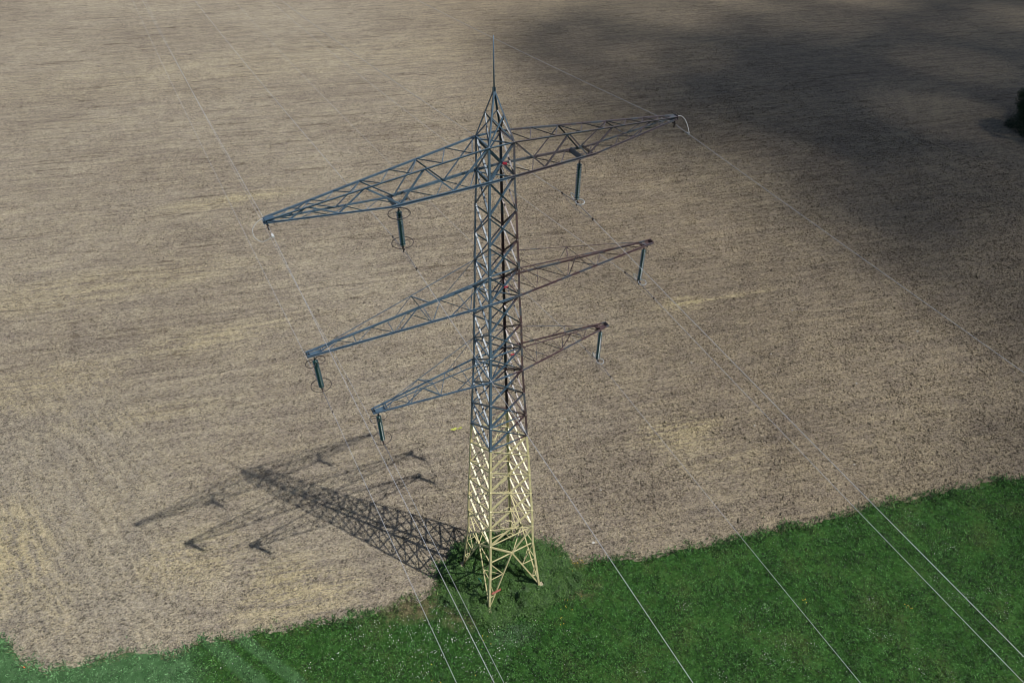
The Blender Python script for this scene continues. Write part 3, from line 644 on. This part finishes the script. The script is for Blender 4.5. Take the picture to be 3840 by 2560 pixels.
def inner():
    up = (0, 0, 1); K = KN; L = []
    for p, q in (('FR','RB'), ('RB','BL'), ('BL','LF'), ('LF','FR'), ('LF','RB')):
        L.append((K[p], K[q], 0.06, 0.03+0.012*('LF' == p and q == 'RB')))
    for c, (f1, f2) in {'F': ('FR', 'LF'), 'R': ('FR', 'RB'), 'B': ('RB', 'BL'), 'L': ('BL', 'LF')}.items():
        foot = node(c, 18, 0.06)
        for t in (0.36, 0.74): L.append((K[f1].lerp(foot, t), K[f2].lerp(foot, t), 0.045, 0.02))
    for k in (0, 1, 5, 8, 11):
        L.append((node('L', k), node('R', k), 0.055, 0.05))
        if k: L.append((node('F', k), node('B', k), 0.055, 0.07))
    for A, B, wd, off in L: part('inner_strut', pylon, lambda m: m.angle(A, B, up, wd, 0.007, off))
inner()
def footings():
    for c in 'FRLB':
        m = MB(); sx, sy = CN[c]; x, y = sx*2.42, sy*2.42
        b, t = 0.30, 0.20
        m.box8([Vector((x+i*b, y+j*b, -0.3)) for i, j in ((-1,-1),(1,-1),(1,1),(-1,1))]+[Vector((x+i*t, y+j*t, 0.16)) for i, j in ((-1,-1),(1,-1),(1,1),(-1,1))])
        m.box((x, y, 0.175), 0.26, 0.26, 0.03)
        m.build('footing', M['plug'], pylon)
footings()
def spire():
    ap = Vector((0, 0, 41.0)); mid = {}; root = empty('spire'); root.parent = pylon
    for c in 'FRLB':
        sx, sy = CN[c]; A = node(c, 0); T = ap+Vector((sx*.05, sy*.05, -.12)); mid[c] = A.lerp(T, .55)
        def f(m):
            m.beam(A, T, Vector((-sx, 0, 0)), Vector((0, -sy, 0)), 0, .075, 0, .01)
            m.beam(A, T, Vector((-sx, 0, 0)), Vector((0, -sy, 0)), 0, .01, .01, .075)
        part('spire_leg', root, f)
    for a, b, n in FACES:
        part('spire_brace', root, lambda m: m.angle(mid[a], node(b, 0), n, .055, .007, .012)); part('spire_brace', root, lambda m: m.angle(mid[b], node(a, 0), n, .055, .007, .022))
    def cap(m):
        for s_ in (1, -1): m.beam(ap+Vector((0,0,-.42)), ap+Vector((0,0,.05)), Vector((1, s_, 0)).normalized(), Vector((s_, -1, 0)).normalized(), -.08, .08, -.006, .006)
    part('spire_cap', root, cap)
    part('lightning_rod', pylon, lambda m: m.tube([(0,0,40.85), (0,0,42.0), (0,0,43.26)], [.038, .032, .026], 8))
spire()

def crossarm(kind, sx):
    """chords, bracing and end plates of one crossarm, drawn for +x and mirrored with sx"""
    side = 'weathered reddish brown' if sx > 0 else 'steel blue'
    root = empty('crossarm'); root.parent = pylon
    root['label'] = {'top': 'long %s top crossarm on the %s', 'middle': '%s middle crossarm on the %s', 'low': 'short %s bottom crossarm on the %s'}[kind] % (side, 'right' if sx > 0 else 'left')
    P = lambda x, y, z: Vector((sx*x, y, z)); SD = (-1, -1, 0)
    def chord(s, segs, chan=False):
        def f(m):
            for A, B, wd, fl in segs: m.angle_out(A, B, (0, s, 0), wd, .010, -.004, fl, chan)
        part('chord', root, f)
    def zig(fn, xs, s0, lift):
        s = s0
        for i in range(len(xs)-1):
            a, b = fn(xs[i], s), fn(xs[i+1], -s); dz = Vector((0, 0, lift+.004*(i % 2)))
            dark = ((b-a).x > 0) == ((b-a).y < 0)
            if dark: part('lacing_bar', root, lambda m: m.angle_up(a+dz, b+dz, SD, .05))
            else: part('lacing_bar', root, lambda m: m.angle(a+dz, b+dz, (0, 0, 1), .042, .006, 0))
            s = -s
    def plate(name, *a): part(name, root, lambda m: m.beam(*a))
    UZ = Vector((0,0,1)); UY = Vector((0,1,0)); UX = Vector((1,0,0))
    if kind == 'top':
        w0, w1 = W[0], W[1]; z0, z1 = Z[0], Z[1]; xe = 10.95; ze = 37.46
        T = lambda x, s: P(x, s*(w0+(0.12-w0)*(x-w0)/(xe-w0)), z0+(ze-z0)*(x-w0)/(xe-w0))
        def Bt(x, s):
            y = w1+(0.12-w1)*(x-w1)/(xe-w1)
            z = z1+(36.76-z1)*(x-w1)/(5.5-w1) if x < 5.5 else 36.76+(ze-.1-36.76)*(x-5.5)/(xe-5.5)
            return P(x, s*y, z)
        for s in (-1, 1):
            n = (0, s, 0)
            chord(s, [(P(0, s*w0, z0), T(w0, s), .08, .055), (T(w0, s), T(xe, s), .085, .06)])
            chord(s, [(P(0, s*w1, z1), Bt(w1, s), .11, .06), (Bt(w1, s), Bt(5.55, s), .12, .065), (Bt(5.5, s), Bt(xe, s), .075, .05)], s < 0)
            xs = [w0, 2.48, 3.83, 5.1, 6.6, 7.9, 9.2, 10.0]
            for i in range(len(xs)-1):
                a = T(xs[i], s) if i % 2 == 0 else Bt(xs[i], s); b = Bt(xs[i+1], s) if i % 2 == 0 else T(xs[i+1], s)
                part('arm_brace', root, lambda m: m.angle(a, b, n, .07 if i < 4 else .055, .008, .012))
        zig(T, [.84, 1.52, 2.32, 3.0, 3.79, 4.51, 5.21, 5.9, 6.62, 7.23, 7.86, 8.45, 8.93, 9.45, 9.91, 10.4], 1, .0)
        zig(Bt, [.75, 1.7, 2.5, 3.4, 4.3, 5.0, 5.9, 6.8, 7.5, 8.3, 9.0, 9.7, 10.3], 1, -.045)
        for x in (4.62, 5.35):         # channels that carry the insulator
            a, b = Bt(x, -1), Bt(x, 1)
            tilt = Vector((sx*(.45 if x < 5 else -.45), 0, 1)).normalized(); q = .055 if x > 5 else -.055
            for qq in (0, q): plate('hanger_beam', a+UZ*.02, b+UZ*.02, tilt, Vector((sx, 0, 0)), -.09, .13, qq-.006, qq+.006)
        plate('hanger_plate', P(4.62, 0, 36.72), P(5.35, 0, 36.72), UY, UZ, -.035, .035, -.05, -.03)
        plate('hanger_lug', P(4.98, 0, 36.72), P(4.98, 0, 36.35), UY, UX, -.03, .03, -.008, .008)
        for zz in (ze+.02, ze-.14): plate('end_plate', P(10.6, 0, zz), P(11.08, 0, zz), UY, UZ, -.16, .16, -.006, .006)
        plate('end_plate', P(11.0, 0, ze-.17), P(11.0, 0, ze+.07), UY, UX, -.17, .17, -.006, .006)
        plate('hanger_lug', P(10.93, 0, ze-.14), P(10.93, 0, ze-.30), UY, UX, -.025, .025, -.02, .02)
    else:
        k, kr = (5, 4) if kind == 'middle' else (8, 7)
        w0, z0, wr, zr = W[k], Z[k], W[kr], Z[kr]
        xe, ze, xm, zm, xn, xi = (10.74, 29.62, 9.25, 29.93, 4.8, 10.4) if kind == 'middle' else (8.05, 24.12, 6.8, 24.42, 5.0, 7.74)
        Bt = lambda x, s: P(x, s*(w0+(0.15-w0)*(x-w0)/(xe-w0)), z0+(ze-z0)*(x-w0)/(xe-w0))
        Rd = lambda x, s: P(x, s*(wr+(0.10-wr)*(x-wr)/(xm-wr)), zr+(zm-zr)*(x-wr)/(xm-wr))
        cw = .11 if kind == 'middle' else .095
        for s in (-1, 1):
            n = (0, s, 0)
            chord(s, [(P(0, s*w0, z0), Bt(w0, s), cw, .06), (Bt(w0, s), Bt(xe, s), cw, .06)], s < 0)
            def rod(m): m.angle(Rd(wr, s), Rd(xm, s), n, .05, .008, -.004); m.angle(Rd(xm, s), P(xi-.35, s*.12, ze+.04), n, .05, .008, -.002)
            part('tie_rod', root, rod)
            for A, B, off in ((Rd(wr, s), Bt(3.1, s), .012), (Rd(xn, s), Bt(xn-.9, s) if kind == 'low' else Bt(4.3, s), .012), (Rd(xn, s), Bt(xn+1.1, s), .02)):
                part('arm_brace', root, lambda m: m.angle(A, B, n, .04, .006, off))
        part('arm_brace', root, lambda m: m.angle(Rd(xn, 1), Rd(xn-.6, -1), (0,0,1), .05, .006, 0))
        xs = [1.06, 2.05, 3.1, 4.18, 5.13, 6.28, 7.21, 8.24, 9.06, 9.7] if kind == 'middle' else [1.16, 2.18, 3.15, 4.14, 5.02, 5.91, 6.67, 7.2]
        zig(Bt, xs, 1, -.04)
        for i in range(1, len(xs), 2):
            x = xs[i]
            if x < 8.5: part('lacing_bar', root, lambda m: m.angle(Bt(x, -1), Bt(x-.05, 1), (0,0,1), .042, .006, .055))
        for x in (xe-.05, xe-.16, xi-.42, xi-.52): plate('end_plate', Bt(x, -1)+Vector((0,-.02,0)), Bt(x, 1)+Vector((0,.02,0)), UZ, UX, -.08, .085, -.006, .006)
        plate('hanger_plate', Bt(xi-.45, 0)-UZ*.075, Bt(xe, 0)-UZ*.075, UY, UZ, -.16, .16, -.006, .006)
        plate('hanger_lug', P(xi, 0, ze-.07), P(xi, 0, ze-.34), UY, UX, -.05, .05, -.01, .01)
for kd in ('top', 'middle', 'low'):
    for sx in (-1, 1): crossarm(kd, sx)

def plates():
    m = MB(); m.box((-1.62, -2.285, 2.3), .82, .02, .30); o = m.build('warning_plate', M['red'], pylon); o['label'] = 'faded red warning plate between the front leg and its brace'
    b = MB(); b.box((-1.62, -2.30, 2.3), .70, .006, .20); b.build('plate_panel', mat_plain('bleached_red', (0.52, 0.20, 0.17), .55, 0, .3, 12), o)
    for p, a in (((0.12, -.75, 37.66), .35), ((0.05, -.98, 30.6), .2), ((0.37, -1.14, 25.69), .3)):
        m = MB(); c = Vector(p); dr = Vector((math.cos(a), 0, -math.sin(a)))
        m.beam(c-dr*.12, c+dr*.12, Vector((0,-.35,1)).normalized(), Vector((0,-1,-.35)).normalized(), -.07, .07, -.006, .006)
        m.build('marker_plate', M['pink'], pylon)
    m = MB(); m.beam(Vector((2.05, -1.95, 4.30)), Vector((2.05, -1.75, 4.44)), Vector((0,.3,1)).normalized(), Vector((1,0,0)), -.12, .12, -.006, .006)
    m.build('tag_plate', M['red'], pylon)
    m = MB(); c = Vector((-2.26, -.77, 2.24))
    m.beam(c+Vector((0,-.16,0)), c+Vector((0,.1,.04)), Vector((-.3,0,1)).normalized(), Vector((-1,0,-.3)).normalized(), -.11, .13, -.006, .006)
    m.beam(c+Vector((0,.08,.02)), c+Vector((-.06,.26,-.05)), Vector((-.3,.4,1)).normalized(), Vector((-1,0,-.3)).normalized(), -.10, .06, -.006, .006)
    m.build('teal_rag', M['teal'], pylon)
    ft = node('L', 18, .06)      # anti-climb pegs on the braces of the far left foot
    for i in range(14):
        q = KN['BL'].lerp(ft, .55+.03*i); part('guard_peg', pylon, lambda m: m.beam(q+Vector((0,.02,0)), q+Vector((.02,.18,.05)), Vector((1,0,0)), Vector((0,0,1)), -.008, .008, -.008, .008))
    for i in range(12):
        q = KN['LF'].lerp(ft, .45+.03*i); part('guard_peg', pylon, lambda m: m.beam(q, q+Vector((-.14,0,.05)), Vector((0,1,0)), Vector((0,0,1)), -.008, .008, -.008, .008))
    for k in range(17):          # step bolts up the back leg
        for j in range(5):
            q = node('B', k).lerp(node('B', k+1), j/5); e = Vector((.15, 0, 0)) if j % 2 else Vector((0, .15, 0))
            part('step_bolt', pylon, lambda m: m.tube([q, q+e], .009, 5))
plates()

# ---------------------------------------------------------------- insulators
disc_me = None
def make_disc_mesh():
    m = MB()
    m.lathe([(.018,.070),(.045,.068),(.050,.028),(.062,.020),(.120,-.004),(.138,-.022),(.140,-.030),(.118,-.026),(.098,-.040),(.080,-.028),(.058,-.042),(.040,-.030),(.016,-.045),(.014,-.066)], 22)
    o = m.build('insulator_disc', M['glass']); me = o.data; bpy.data.objects.remove(o); return me
disc_me = make_disc_mesh()
def loop_pts(c, ydir, tilt, R, side):
    """racket loop starting at c, lying out along y"""
    c = Vector(c); d = Vector((0, ydir, 0)); e = Vector((math.cos(tilt)*side, 0, math.sin(tilt)))
    return [c + d*(R*(1-math.cos(t))*1.0) + e*R*math.sin(t)*.8 for t in [i*2*math.pi*.93/22 for i in range(23)]]
def insulator(x, zt, zb, kind, label):
    root = empty('insulator_string', (x, 0, zt)); tag(root, label, 'insulator', 'glass insulator strings hanging from the crossarms')
    H = zt-zb; n = 14; top = -.20; bot = -(H-.30); st = (top-bot)/(n-1)
    for i in range(n):
        o = bpy.data.objects.new('insulator_disc', disc_me); COL.objects.link(o); o.parent = root
        o.location = (0, 0, top-st*i-.02); o.scale = (1.05, 1.05, st/.14)
    m = MB()
    m.tube([(0,0,.04),(0,0,top+.05)], .022, 8); m.box((0,0,top+.09), .10, .05, .05); m.build('top_fitting', M['darkiron'], root)
    m = MB(); m.tube([(0,0,bot-.05),(0,0,-H+.02)], .022, 8); m.box((0,0,-H+.10), .09, .05, .10); m.build('bottom_fitting', M['darkiron'], root)
    m = MB()
    m.tube([(0,-.22,-H+.03),(0,-.1,-H+.055),(0,.1,-H+.055),(0,.22,-H+.03)], [.02,.035,.035,.02], 8)
    m.box((0,0,-H), .06, .30, .06)
    m.box((0,0,-H-.12), .04, .07, .22)
    m.build('clamp', M['darkiron'], root)
    if kind == 'rings':
        for z, nm in ((top-.10, 'upper_ring'), (bot+.02, 'lower_ring')):
            m = MB(); R = .52
            if nm == 'upper_ring' and abs(x) > 6:      # two overlapping half loops
                for s in (-1, 1): m.tube([Vector((s*.02+s*.24*(1-math.cos(t)), .30*math.sin(t), z+.04*s)) for t in [i*2*math.pi/26 for i in range(27)]], .021, 6)
                m.tube([(-.3,0,z),(0,0,z+.12),(.3,0,z)], .010, 5)
            else:
                m.ring((0,0,z), R, .023, (0,0,1), 44)
                zc = top+.08 if nm == 'upper_ring' else -H+.12
                for k in range(3):
                    a = 2*math.pi*k/3+.6; m.tube([(0,0,zc),(math.cos(a)*R*.55, math.sin(a)*R*.55, z+(zc-z)*.15),(math.cos(a)*R, math.sin(a)*R, z)], .009, 5)
            m.build(nm, M['darkiron'], root)
    else:
        for s, tl in ((1, 1.25), (-1, .15)):
            m = MB(); m.tube([p+Vector((0,0,-H+.16)) for p in loop_pts((0, s*.05, 0), s, tl, .27, 1 if s < 0 else -1)], .026, 8)
            m.build('arcing_loop', M['alu'], root)
        m = MB()
        m.tube([(0,0,top+.10),(.05,-.12,top+.16),(.12,-.3,top+.08),(.15,-.36,top-.22),(.15,-.38,top-.42)], .010, 5)
        m.build('arcing_horn', M['darkiron'], root); m = MB()
        m.tube([(0,0,top+.10),(-.05,.12,top+.18),(-.10,.26,top+.14),(-.12,.34,top-.02)], .010, 5)
        m.build('arcing_horn', M['darkiron'], root)
ATT = {'UL': (-5.08, 36.36, 34.13), 'UR': (4.92, 36.34, 33.92), 'ML': (-10.40, 29.30, 27.02), 'MR': (10.18, 29.36, 26.74), 'LL': (-7.74, 23.78, 21.36), 'LR': (7.57, 23.78, 21.12)}
names = {'U': 'top', 'M': 'middle', 'L': 'bottom'}
for k, (x, zt, zb) in ATT.items():
    lr = k[1] == 'L'
    insulator(x, zt, zb, 'rings' if lr else 'loops', 'green glass insulator string with %s under the %s %s crossarm' % ('dark guard rings' if lr else 'pale metal loops', 'blue' if lr else 'brown', names[k[0]]))

# ---------------------------------------------------------------- wires
def catenary(x, z, t, fw, s_, h, a=3e-4):
    d = -1 if fw else 1
    return Vector((x + t*math.sin(h), d*t*math.cos(h), z - s_*t + a*t*t))
def wire(key, x, z, sf, sb, label, earth=False):
    hb = rad(0.6)
    m = MB(); pts = []
    tb = [260, 200, 160, 130, 105, 85, 70, 58, 47, 38, 30, 23, 17, 12, 8, 5, 3, 1.5, .6]
    pts = [catenary(x, z, t, False, sb, hb) for t in tb] + [Vector((x, 0, z+.02))] + [catenary(x, z, t, True, sf, 0) for t in [.6, 1.5, 3, 5, 8, 12, 16, 20, 24, 28, 33, 40, 50, 65, 85, 110, 150]]
    rr = .0088 if earth else .0110
    m.tube(pts, rr, 6)
    o = m.build('overhead_wire', M['wire']); tag(o, label, 'power line', 'wires carried by the pylon')
    b = MB()
    if not earth:
        pf, pb = catenary(x, z, 1.58, True, sf, 0), catenary(x, z, 1.47, False, sb, hb)
        sag = .28
        pp = []
        for i in range(15):
            u = i/14; q = pb.lerp(pf, u); q = q + Vector((0.05*math.sin(math.pi*u), 0, -sag*math.sin(math.pi*u)**.8)); pp.append(q)
        b.tube(pp, .011, 6); b.build('jumper_cable', M['wiredark'], o)
        b = MB()
        for q in (pf, pb):
            b = MB(); b.box(q, .055, .12, .10); b.box(q-Vector((0,0,.05)), .03, .05, .10); b.build('wire_clamp', M['darkiron'], o)
        # the wire is sleeved next to the suspension clamp
        b = MB(); b.tube([catenary(x, z, t, False, sb, hb) for t in (1.4, .8, .25)], .021, 7); b.build('armour_sleeve', M['wiredark'], o)
        b = MB(); b.tube([catenary(x, z, t, True, sf, 0) for t in (.25, .8, 1.4)], .021, 7)
        b.build('armour_sleeve', M['wiredark'], o)
    else:
        sx = 1 if x > 0 else -1; q = catenary(x, z, .78 if sx < 0 else 1.15, True, sf, 0); tipp = Vector((x+sx*.12, 0, z+.36))
        if sx < 0: P = [tipp, tipp+Vector((-.25,-.02,-.06)), tipp+Vector((-.52,-.10,-.30)), tipp+Vector((-.55,-.28,-.58)), tipp+Vector((-.36,-.5,-.74)), tipp+Vector((-.12,-.68,-.62)), q]
        else: P = [tipp, tipp+Vector((.22,0,.02)), tipp+Vector((.36,-.22,-.10)), tipp+Vector((.36,-.52,-.34)), tipp+Vector((.26,-.86,-.62)), tipp+Vector((.05,-1.04,-.62)), q]
        # smooth the cable through its points
        sm = []
        for i in range(len(P)-1):
            p0, p1, p2, p3 = P[max(i-1,0)], P[i], P[i+1], P[min(i+2,len(P)-1)]
            for j in range(5):
                t = j/5; sm.append(.5*((2*p1)+(-p0+p2)*t+(2*p0-5*p1+4*p2-p3)*t*t+(-p0+3*p1-3*p2+p3)*t**3))
        sm.append(q); b.tube(sm, .011, 7); b.build('bonding_cable', M['white'], o)
        b = MB(); b.box(q, .09, .22, .07); b.build('cable_lug', M['white'] if sx < 0 else M['galv'], o)
        b = MB(); b.box((x, 0, z+.02), .07, .26, .07); b.box((x, 0, z+.12), .05, .05, .18); b.box((x, -.03, z-.10), .05, .08, .22)
        b.build('suspension_clamp', M['darkiron'], o)
wire('UL', -5.08, 34.10, .120, .095, 'wire hanging from the insulator under the left top crossarm')
wire('UR', 4.92, 33.90, .120, .110, 'wire hanging from the insulator under the right top crossarm')
wire('ML', -10.40, 27.00, .120, .120, 'wire hanging from the insulator at the left middle crossarm')
wire('MR', 10.18, 26.70, .120, .110, 'wire hanging from the insulator at the right middle crossarm')
wire('LL', -7.74, 21.34, .112, .105, 'wire hanging from the insulator at the left bottom crossarm')
wire('LR', 7.57, 21.10, .120, .100, 'wire hanging from the insulator at the right bottom crossarm')
wire('EL', -10.93, 37.15, .100, .105, 'earth wire with white bonding cable at the blue top crossarm end', True)
wire('ER', 10.95, 37.05, .082, .080, 'earth wire with pale bonding cable at the brown top crossarm end', True)

# ---------------------------------------------------------------- small things on the ground
def sheet_litter():
    r = random.Random(3)
    for cx, cy, sx, sy, lab in ((3.45, 16.45, .36, .20, 'larger'), (4.0, 16.25, .25, .14, 'smaller')):
        m = MB(); N = 14; ring = []
        for i in range(N):
            a = 2*math.pi*i/N; k = r.uniform(.45, 1.15)
            ring.append(Vector((cx+math.cos(a)*sx*k, cy+math.sin(a)*sy*k, .06+r.uniform(0, .12))))
        c = Vector((cx, cy, .15)); lo = [p-Vector((0,0,.02)) for p in ring]
        m.add([c]+ring+lo, [(0, 1+i, 1+(i+1) % N) for i in range(N)]+[(1+i, 1+N+i, 1+N+(i+1) % N, 1+(i+1) % N) for i in range(N)])
        tag(m.build('plastic_sheet', M['lime']), lab+' of two crumpled yellow green scraps lying on the tilled soil', 'plastic scrap')
    m = MB(); m.tube([(-35.2, 10.7, .08), (-34.98, 10.45, .10)], .05, 10)
    tag(m.build('orange_stake', M['orange']), 'short orange plastic stake lying at the corner of the mown grass', 'stake')
sheet_litter()
def stones():
    spots = [((39.9, 9.4), .10), ((48.0, 14.0), .12), ((30.5, 2.2), .10), ((14.0, 12.2), .09), ((31.0, 12.6), .11), ((8.5, -1.2), .13), ((12.2, 3.1), .10), ((35.4, -6.2), .10), ((44.6, 1.4), .12), ((58.0, 4.0), .14)]
    for i, ((x, y), q) in enumerate(spots):
        m = MB(); r = random.Random(i)
        vs = [Vector(v)*q*r.uniform(.75, 1.2) for v in ((1,0,0),(.5,.8,0),(-.5,.8,.1),(-1,0,0),(-.5,-.8,0),(.6,-.7,.1),(0,0,.8),(0,0,-.7))]
        m.add([v+Vector((x, y, .05)) for v in vs], [(j, (j+1) % 6, 6) for j in range(6)]+[((j+1) % 6, j, 7) for j in range(6)])
        tag(m.build('stone', M['stone']), 'small pale stone lying loose on the tilled field', 'stone', 'pale stones on the field')
stones()

# ---------------------------------------------------------------- tree at the right edge
def tree(x, y, hgt, rad_, label, seed):
    root = empty('tree', (x, y, 0)); tag(root, label, 'tree')
    r = np.random.default_rng(seed); m = MB()
    m.tube([(0,0,-.1),(.1,.1,hgt*.25),(0,.1,hgt*.5),(.1,0,hgt*.8)], [.34,.27,.2,.06], 9)
    for i in range(9):
        a = i*2.4; z0 = hgt*(.22+.055*i); L = rad_*r.uniform(.6, .9)
        m.tube([(0,0,z0),(math.cos(a)*L*.5, math.sin(a)*L*.5, z0+hgt*.12),(math.cos(a)*L, math.sin(a)*L, z0+hgt*.2)], [.13,.07,.02], 6)
    m.build('trunk', M['bark'], root)
    cl = []
    for i in range(70):
        a = r.uniform(0, 2*math.pi); zz = r.uniform(.10, .95); rr = rad_*math.sqrt(r.random())*(1-.75*max(0, zz-.45)/.55)**.8
        cl.append((math.cos(a)*rr, math.sin(a)*rr, zz*hgt, r.uniform(.7, 1.5)))
    cl = np.array(cl); n = 42000; k = r.integers(0, len(cl), n); d = r.normal(0, 1, (n, 3)); d /= np.linalg.norm(d, axis=1)[:, None]
    P = cl[k, :3]+d*cl[k, 3:4]*(r.random((n, 1))**.4); P[:, 2] = np.maximum(P[:, 2], .1)
    a1 = r.normal(0, 1, (n, 3)); a1 /= np.linalg.norm(a1, axis=1)[:, None]; a2 = np.cross(a1, d); a2 /= np.linalg.norm(a2, axis=1)[:, None]+1e-9
    L = r.uniform(.07, .16, (n, 1))
    V = np.stack([P-a1*L, P+a2*L*.5, P+a1*L, P-a2*L*.5], 1).reshape(-1, 3)
    o = npmesh('crown', V, np.arange(n*4).reshape(-1, 4), M['treeleaf']); o.parent = root
tree(124.0, 29.5, 11.0, 5.8, 'dark leafy tree at the right edge beyond the tilled field', 4)
tree(133.0, 30.5, 11.0, 5.0, 'taller dark tree standing behind the one at the right edge', 5)
tree(131.0, 22.0, 10.0, 5.0, 'broad dark tree just outside the right edge of the picture', 6)
def understorey():
    x, y, r = scatter_xy(60000, 113, 140, 14, 40, 44)
    e = ((x-129.5)/10.5)**2+((y-28)/8.0)**2 < (0.75+0.5*vnoise(x, y, .3, 45))**2
    x, y = x[e], y[e]; n = len(x); z = r.random(n)*1.3*vnoise(x, y, .5, 46)
    leaves(0, x, y, z, r, r.uniform(.12, .3, n), r.uniform(.05, .09, n), .4, M['treeleaf'], 'scrub', 'low dark scrub round the foot of the trees at the right', 'scrub')
understorey()

# ---------------------------------------------------------------- the cloud that shades the upper right of the field
SP = np.array([(75.0, 145.0, 0), (90.0, 132.0, 0.05), (112.0, 125.0, 0.28), (144.0, 110.0, 0.4), (174.0, 94.0, 0.48), (200.0, 80.0, 0.55), (79.0, 115.0, 0.5), (78.0, 123.0, 0.25), (64.0, 100.0, 0.25), (86.0, 107.0, 0.8), (52.0, 88.0, 0.1), (67.0, 80.0, 0.5), (69.0, 69.0, 0.7), (89.0, 73.0, 0.85), (117.0, 71.0, 0.95), (142.0, 58.0, 1), (69.0, 57.0, 0.5), (82.0, 49.0, 0.85), (106.0, 41.0, 1), (56.0, 53.0, 0.15), (64.0, 40.0, 0.35), (76.0, 34.0, 0.55), (88.0, 27.0, 0.75), (100.0, 21.0, 0.95), (53.0, 28.0, 0.1), (63.0, 22.0, 0.2), (74.0, 17.0, 0.35), (85.0, 11.0, 0.7), (74.0, 1.0, 0.7), (64.0, 6.0, 0.25), (53.0, 13.0, 0.08), (62.0, -6.0, 0.4), (54.0, -1.0, 0.15), (53.0, -12.0, 0.2), (44.0, -7.0, 0.1), (36.0, -2.0, 0.05), (35.0, -23.0, 0.1), (24.0, 11.0, 0), (39.0, 100.0, 0), (6.0, 147.0, 0.07), (-14.0, 172.0, 0.06), (-8.0, 185.0, 0.08), (22.0, 173.0, 0.08)])
SPX = np.concatenate([SP, np.array([(150,20,1),(190,40,1),(120,-10,.75),(160,-20,.9),(210,0,1),(230,60,.9),(260,20,.8),(90,-25,.2),(90,165,0),(130,150,.15),(180,140,.5),(230,110,.7),(280,60,.5),(60,170,0),(40,60,0),(44,35,0),(30,80,0),(0,60,0),(20,-20,0),(-30,40,0),(-30,120,0),(60,-40,.0),(110,-50,.3),(-20,230,0),(60,230,0),(120,200,0),(30,140,0),(50,120,0)])])
def shade(x, y):
    s0 = np.zeros(x.shape); w0 = np.zeros(x.shape)
    for px, py, v in SPX:
        d2 = (x-px)**2+(y-py)**2; w_ = np.exp(-d2/(2*9.0**2))+1.5e3/(d2+60.0)**2.2*.4
        s0 += w_*v; w0 += w_
    return s0/w0
def cloud():
    H = 2300.0; r = np.random.default_rng(77); rad0 = 4.5
    N = 14000; x = r.uniform(-50, 330, N); y = r.uniform(-110, 240, N); c = np.clip(1-(1-np.clip(shade(x, y), 0, 1))**1.6, 0, .985)
    c = c*(0.88+0.20*vnoise(x, y, .045, 81)); c = np.clip(np.where((c < .04) | (x < 30), 0, c), 0, .95)
    # Poisson overlap: density so that the covered share equals c
    area = 380*350.0; mean_a = math.pi*rad0*rad0*0.92
    want = -np.log(1-c)/mean_a*area/N
    keep = r.random(N) < want; x, y = x[keep], y[keep]; n = len(x)
    print('cloud puffs', n, 'max want', want.max())
    rr = rad0*r.uniform(.6, 1.5, n); zz = r.normal(0, 14, n)
    off = np.array(SDIR)/SDIR.z*H
    # icosphere template
    import bmesh
    bm = bmesh.new(); bmesh.ops.create_icosphere(bm, subdivisions=1, radius=1.0)
    T = np.array([v.co[:] for v in bm.verts]); Fc = np.array([[v.index for v in f.verts] for f in bm.faces]); bm.free()
    k = np.array(SDIR)/SDIR.z
    C = np.stack([x, y, np.zeros(n)], -1)+off+k*zz[:, None]
    V = C[:, None]+T[None]*rr[:, None, None]*np.array([1, 1, .8])*(1+.12*r.normal(0, 1, (n, len(T), 1)))
    F = (Fc[None]+(np.arange(n)*len(T))[:, None, None]).reshape(-1, 3)
    o = npmesh('cloud', V.reshape(-1, 3), F, M['cloud'], True); tag(o, kind='structure')
cloud()
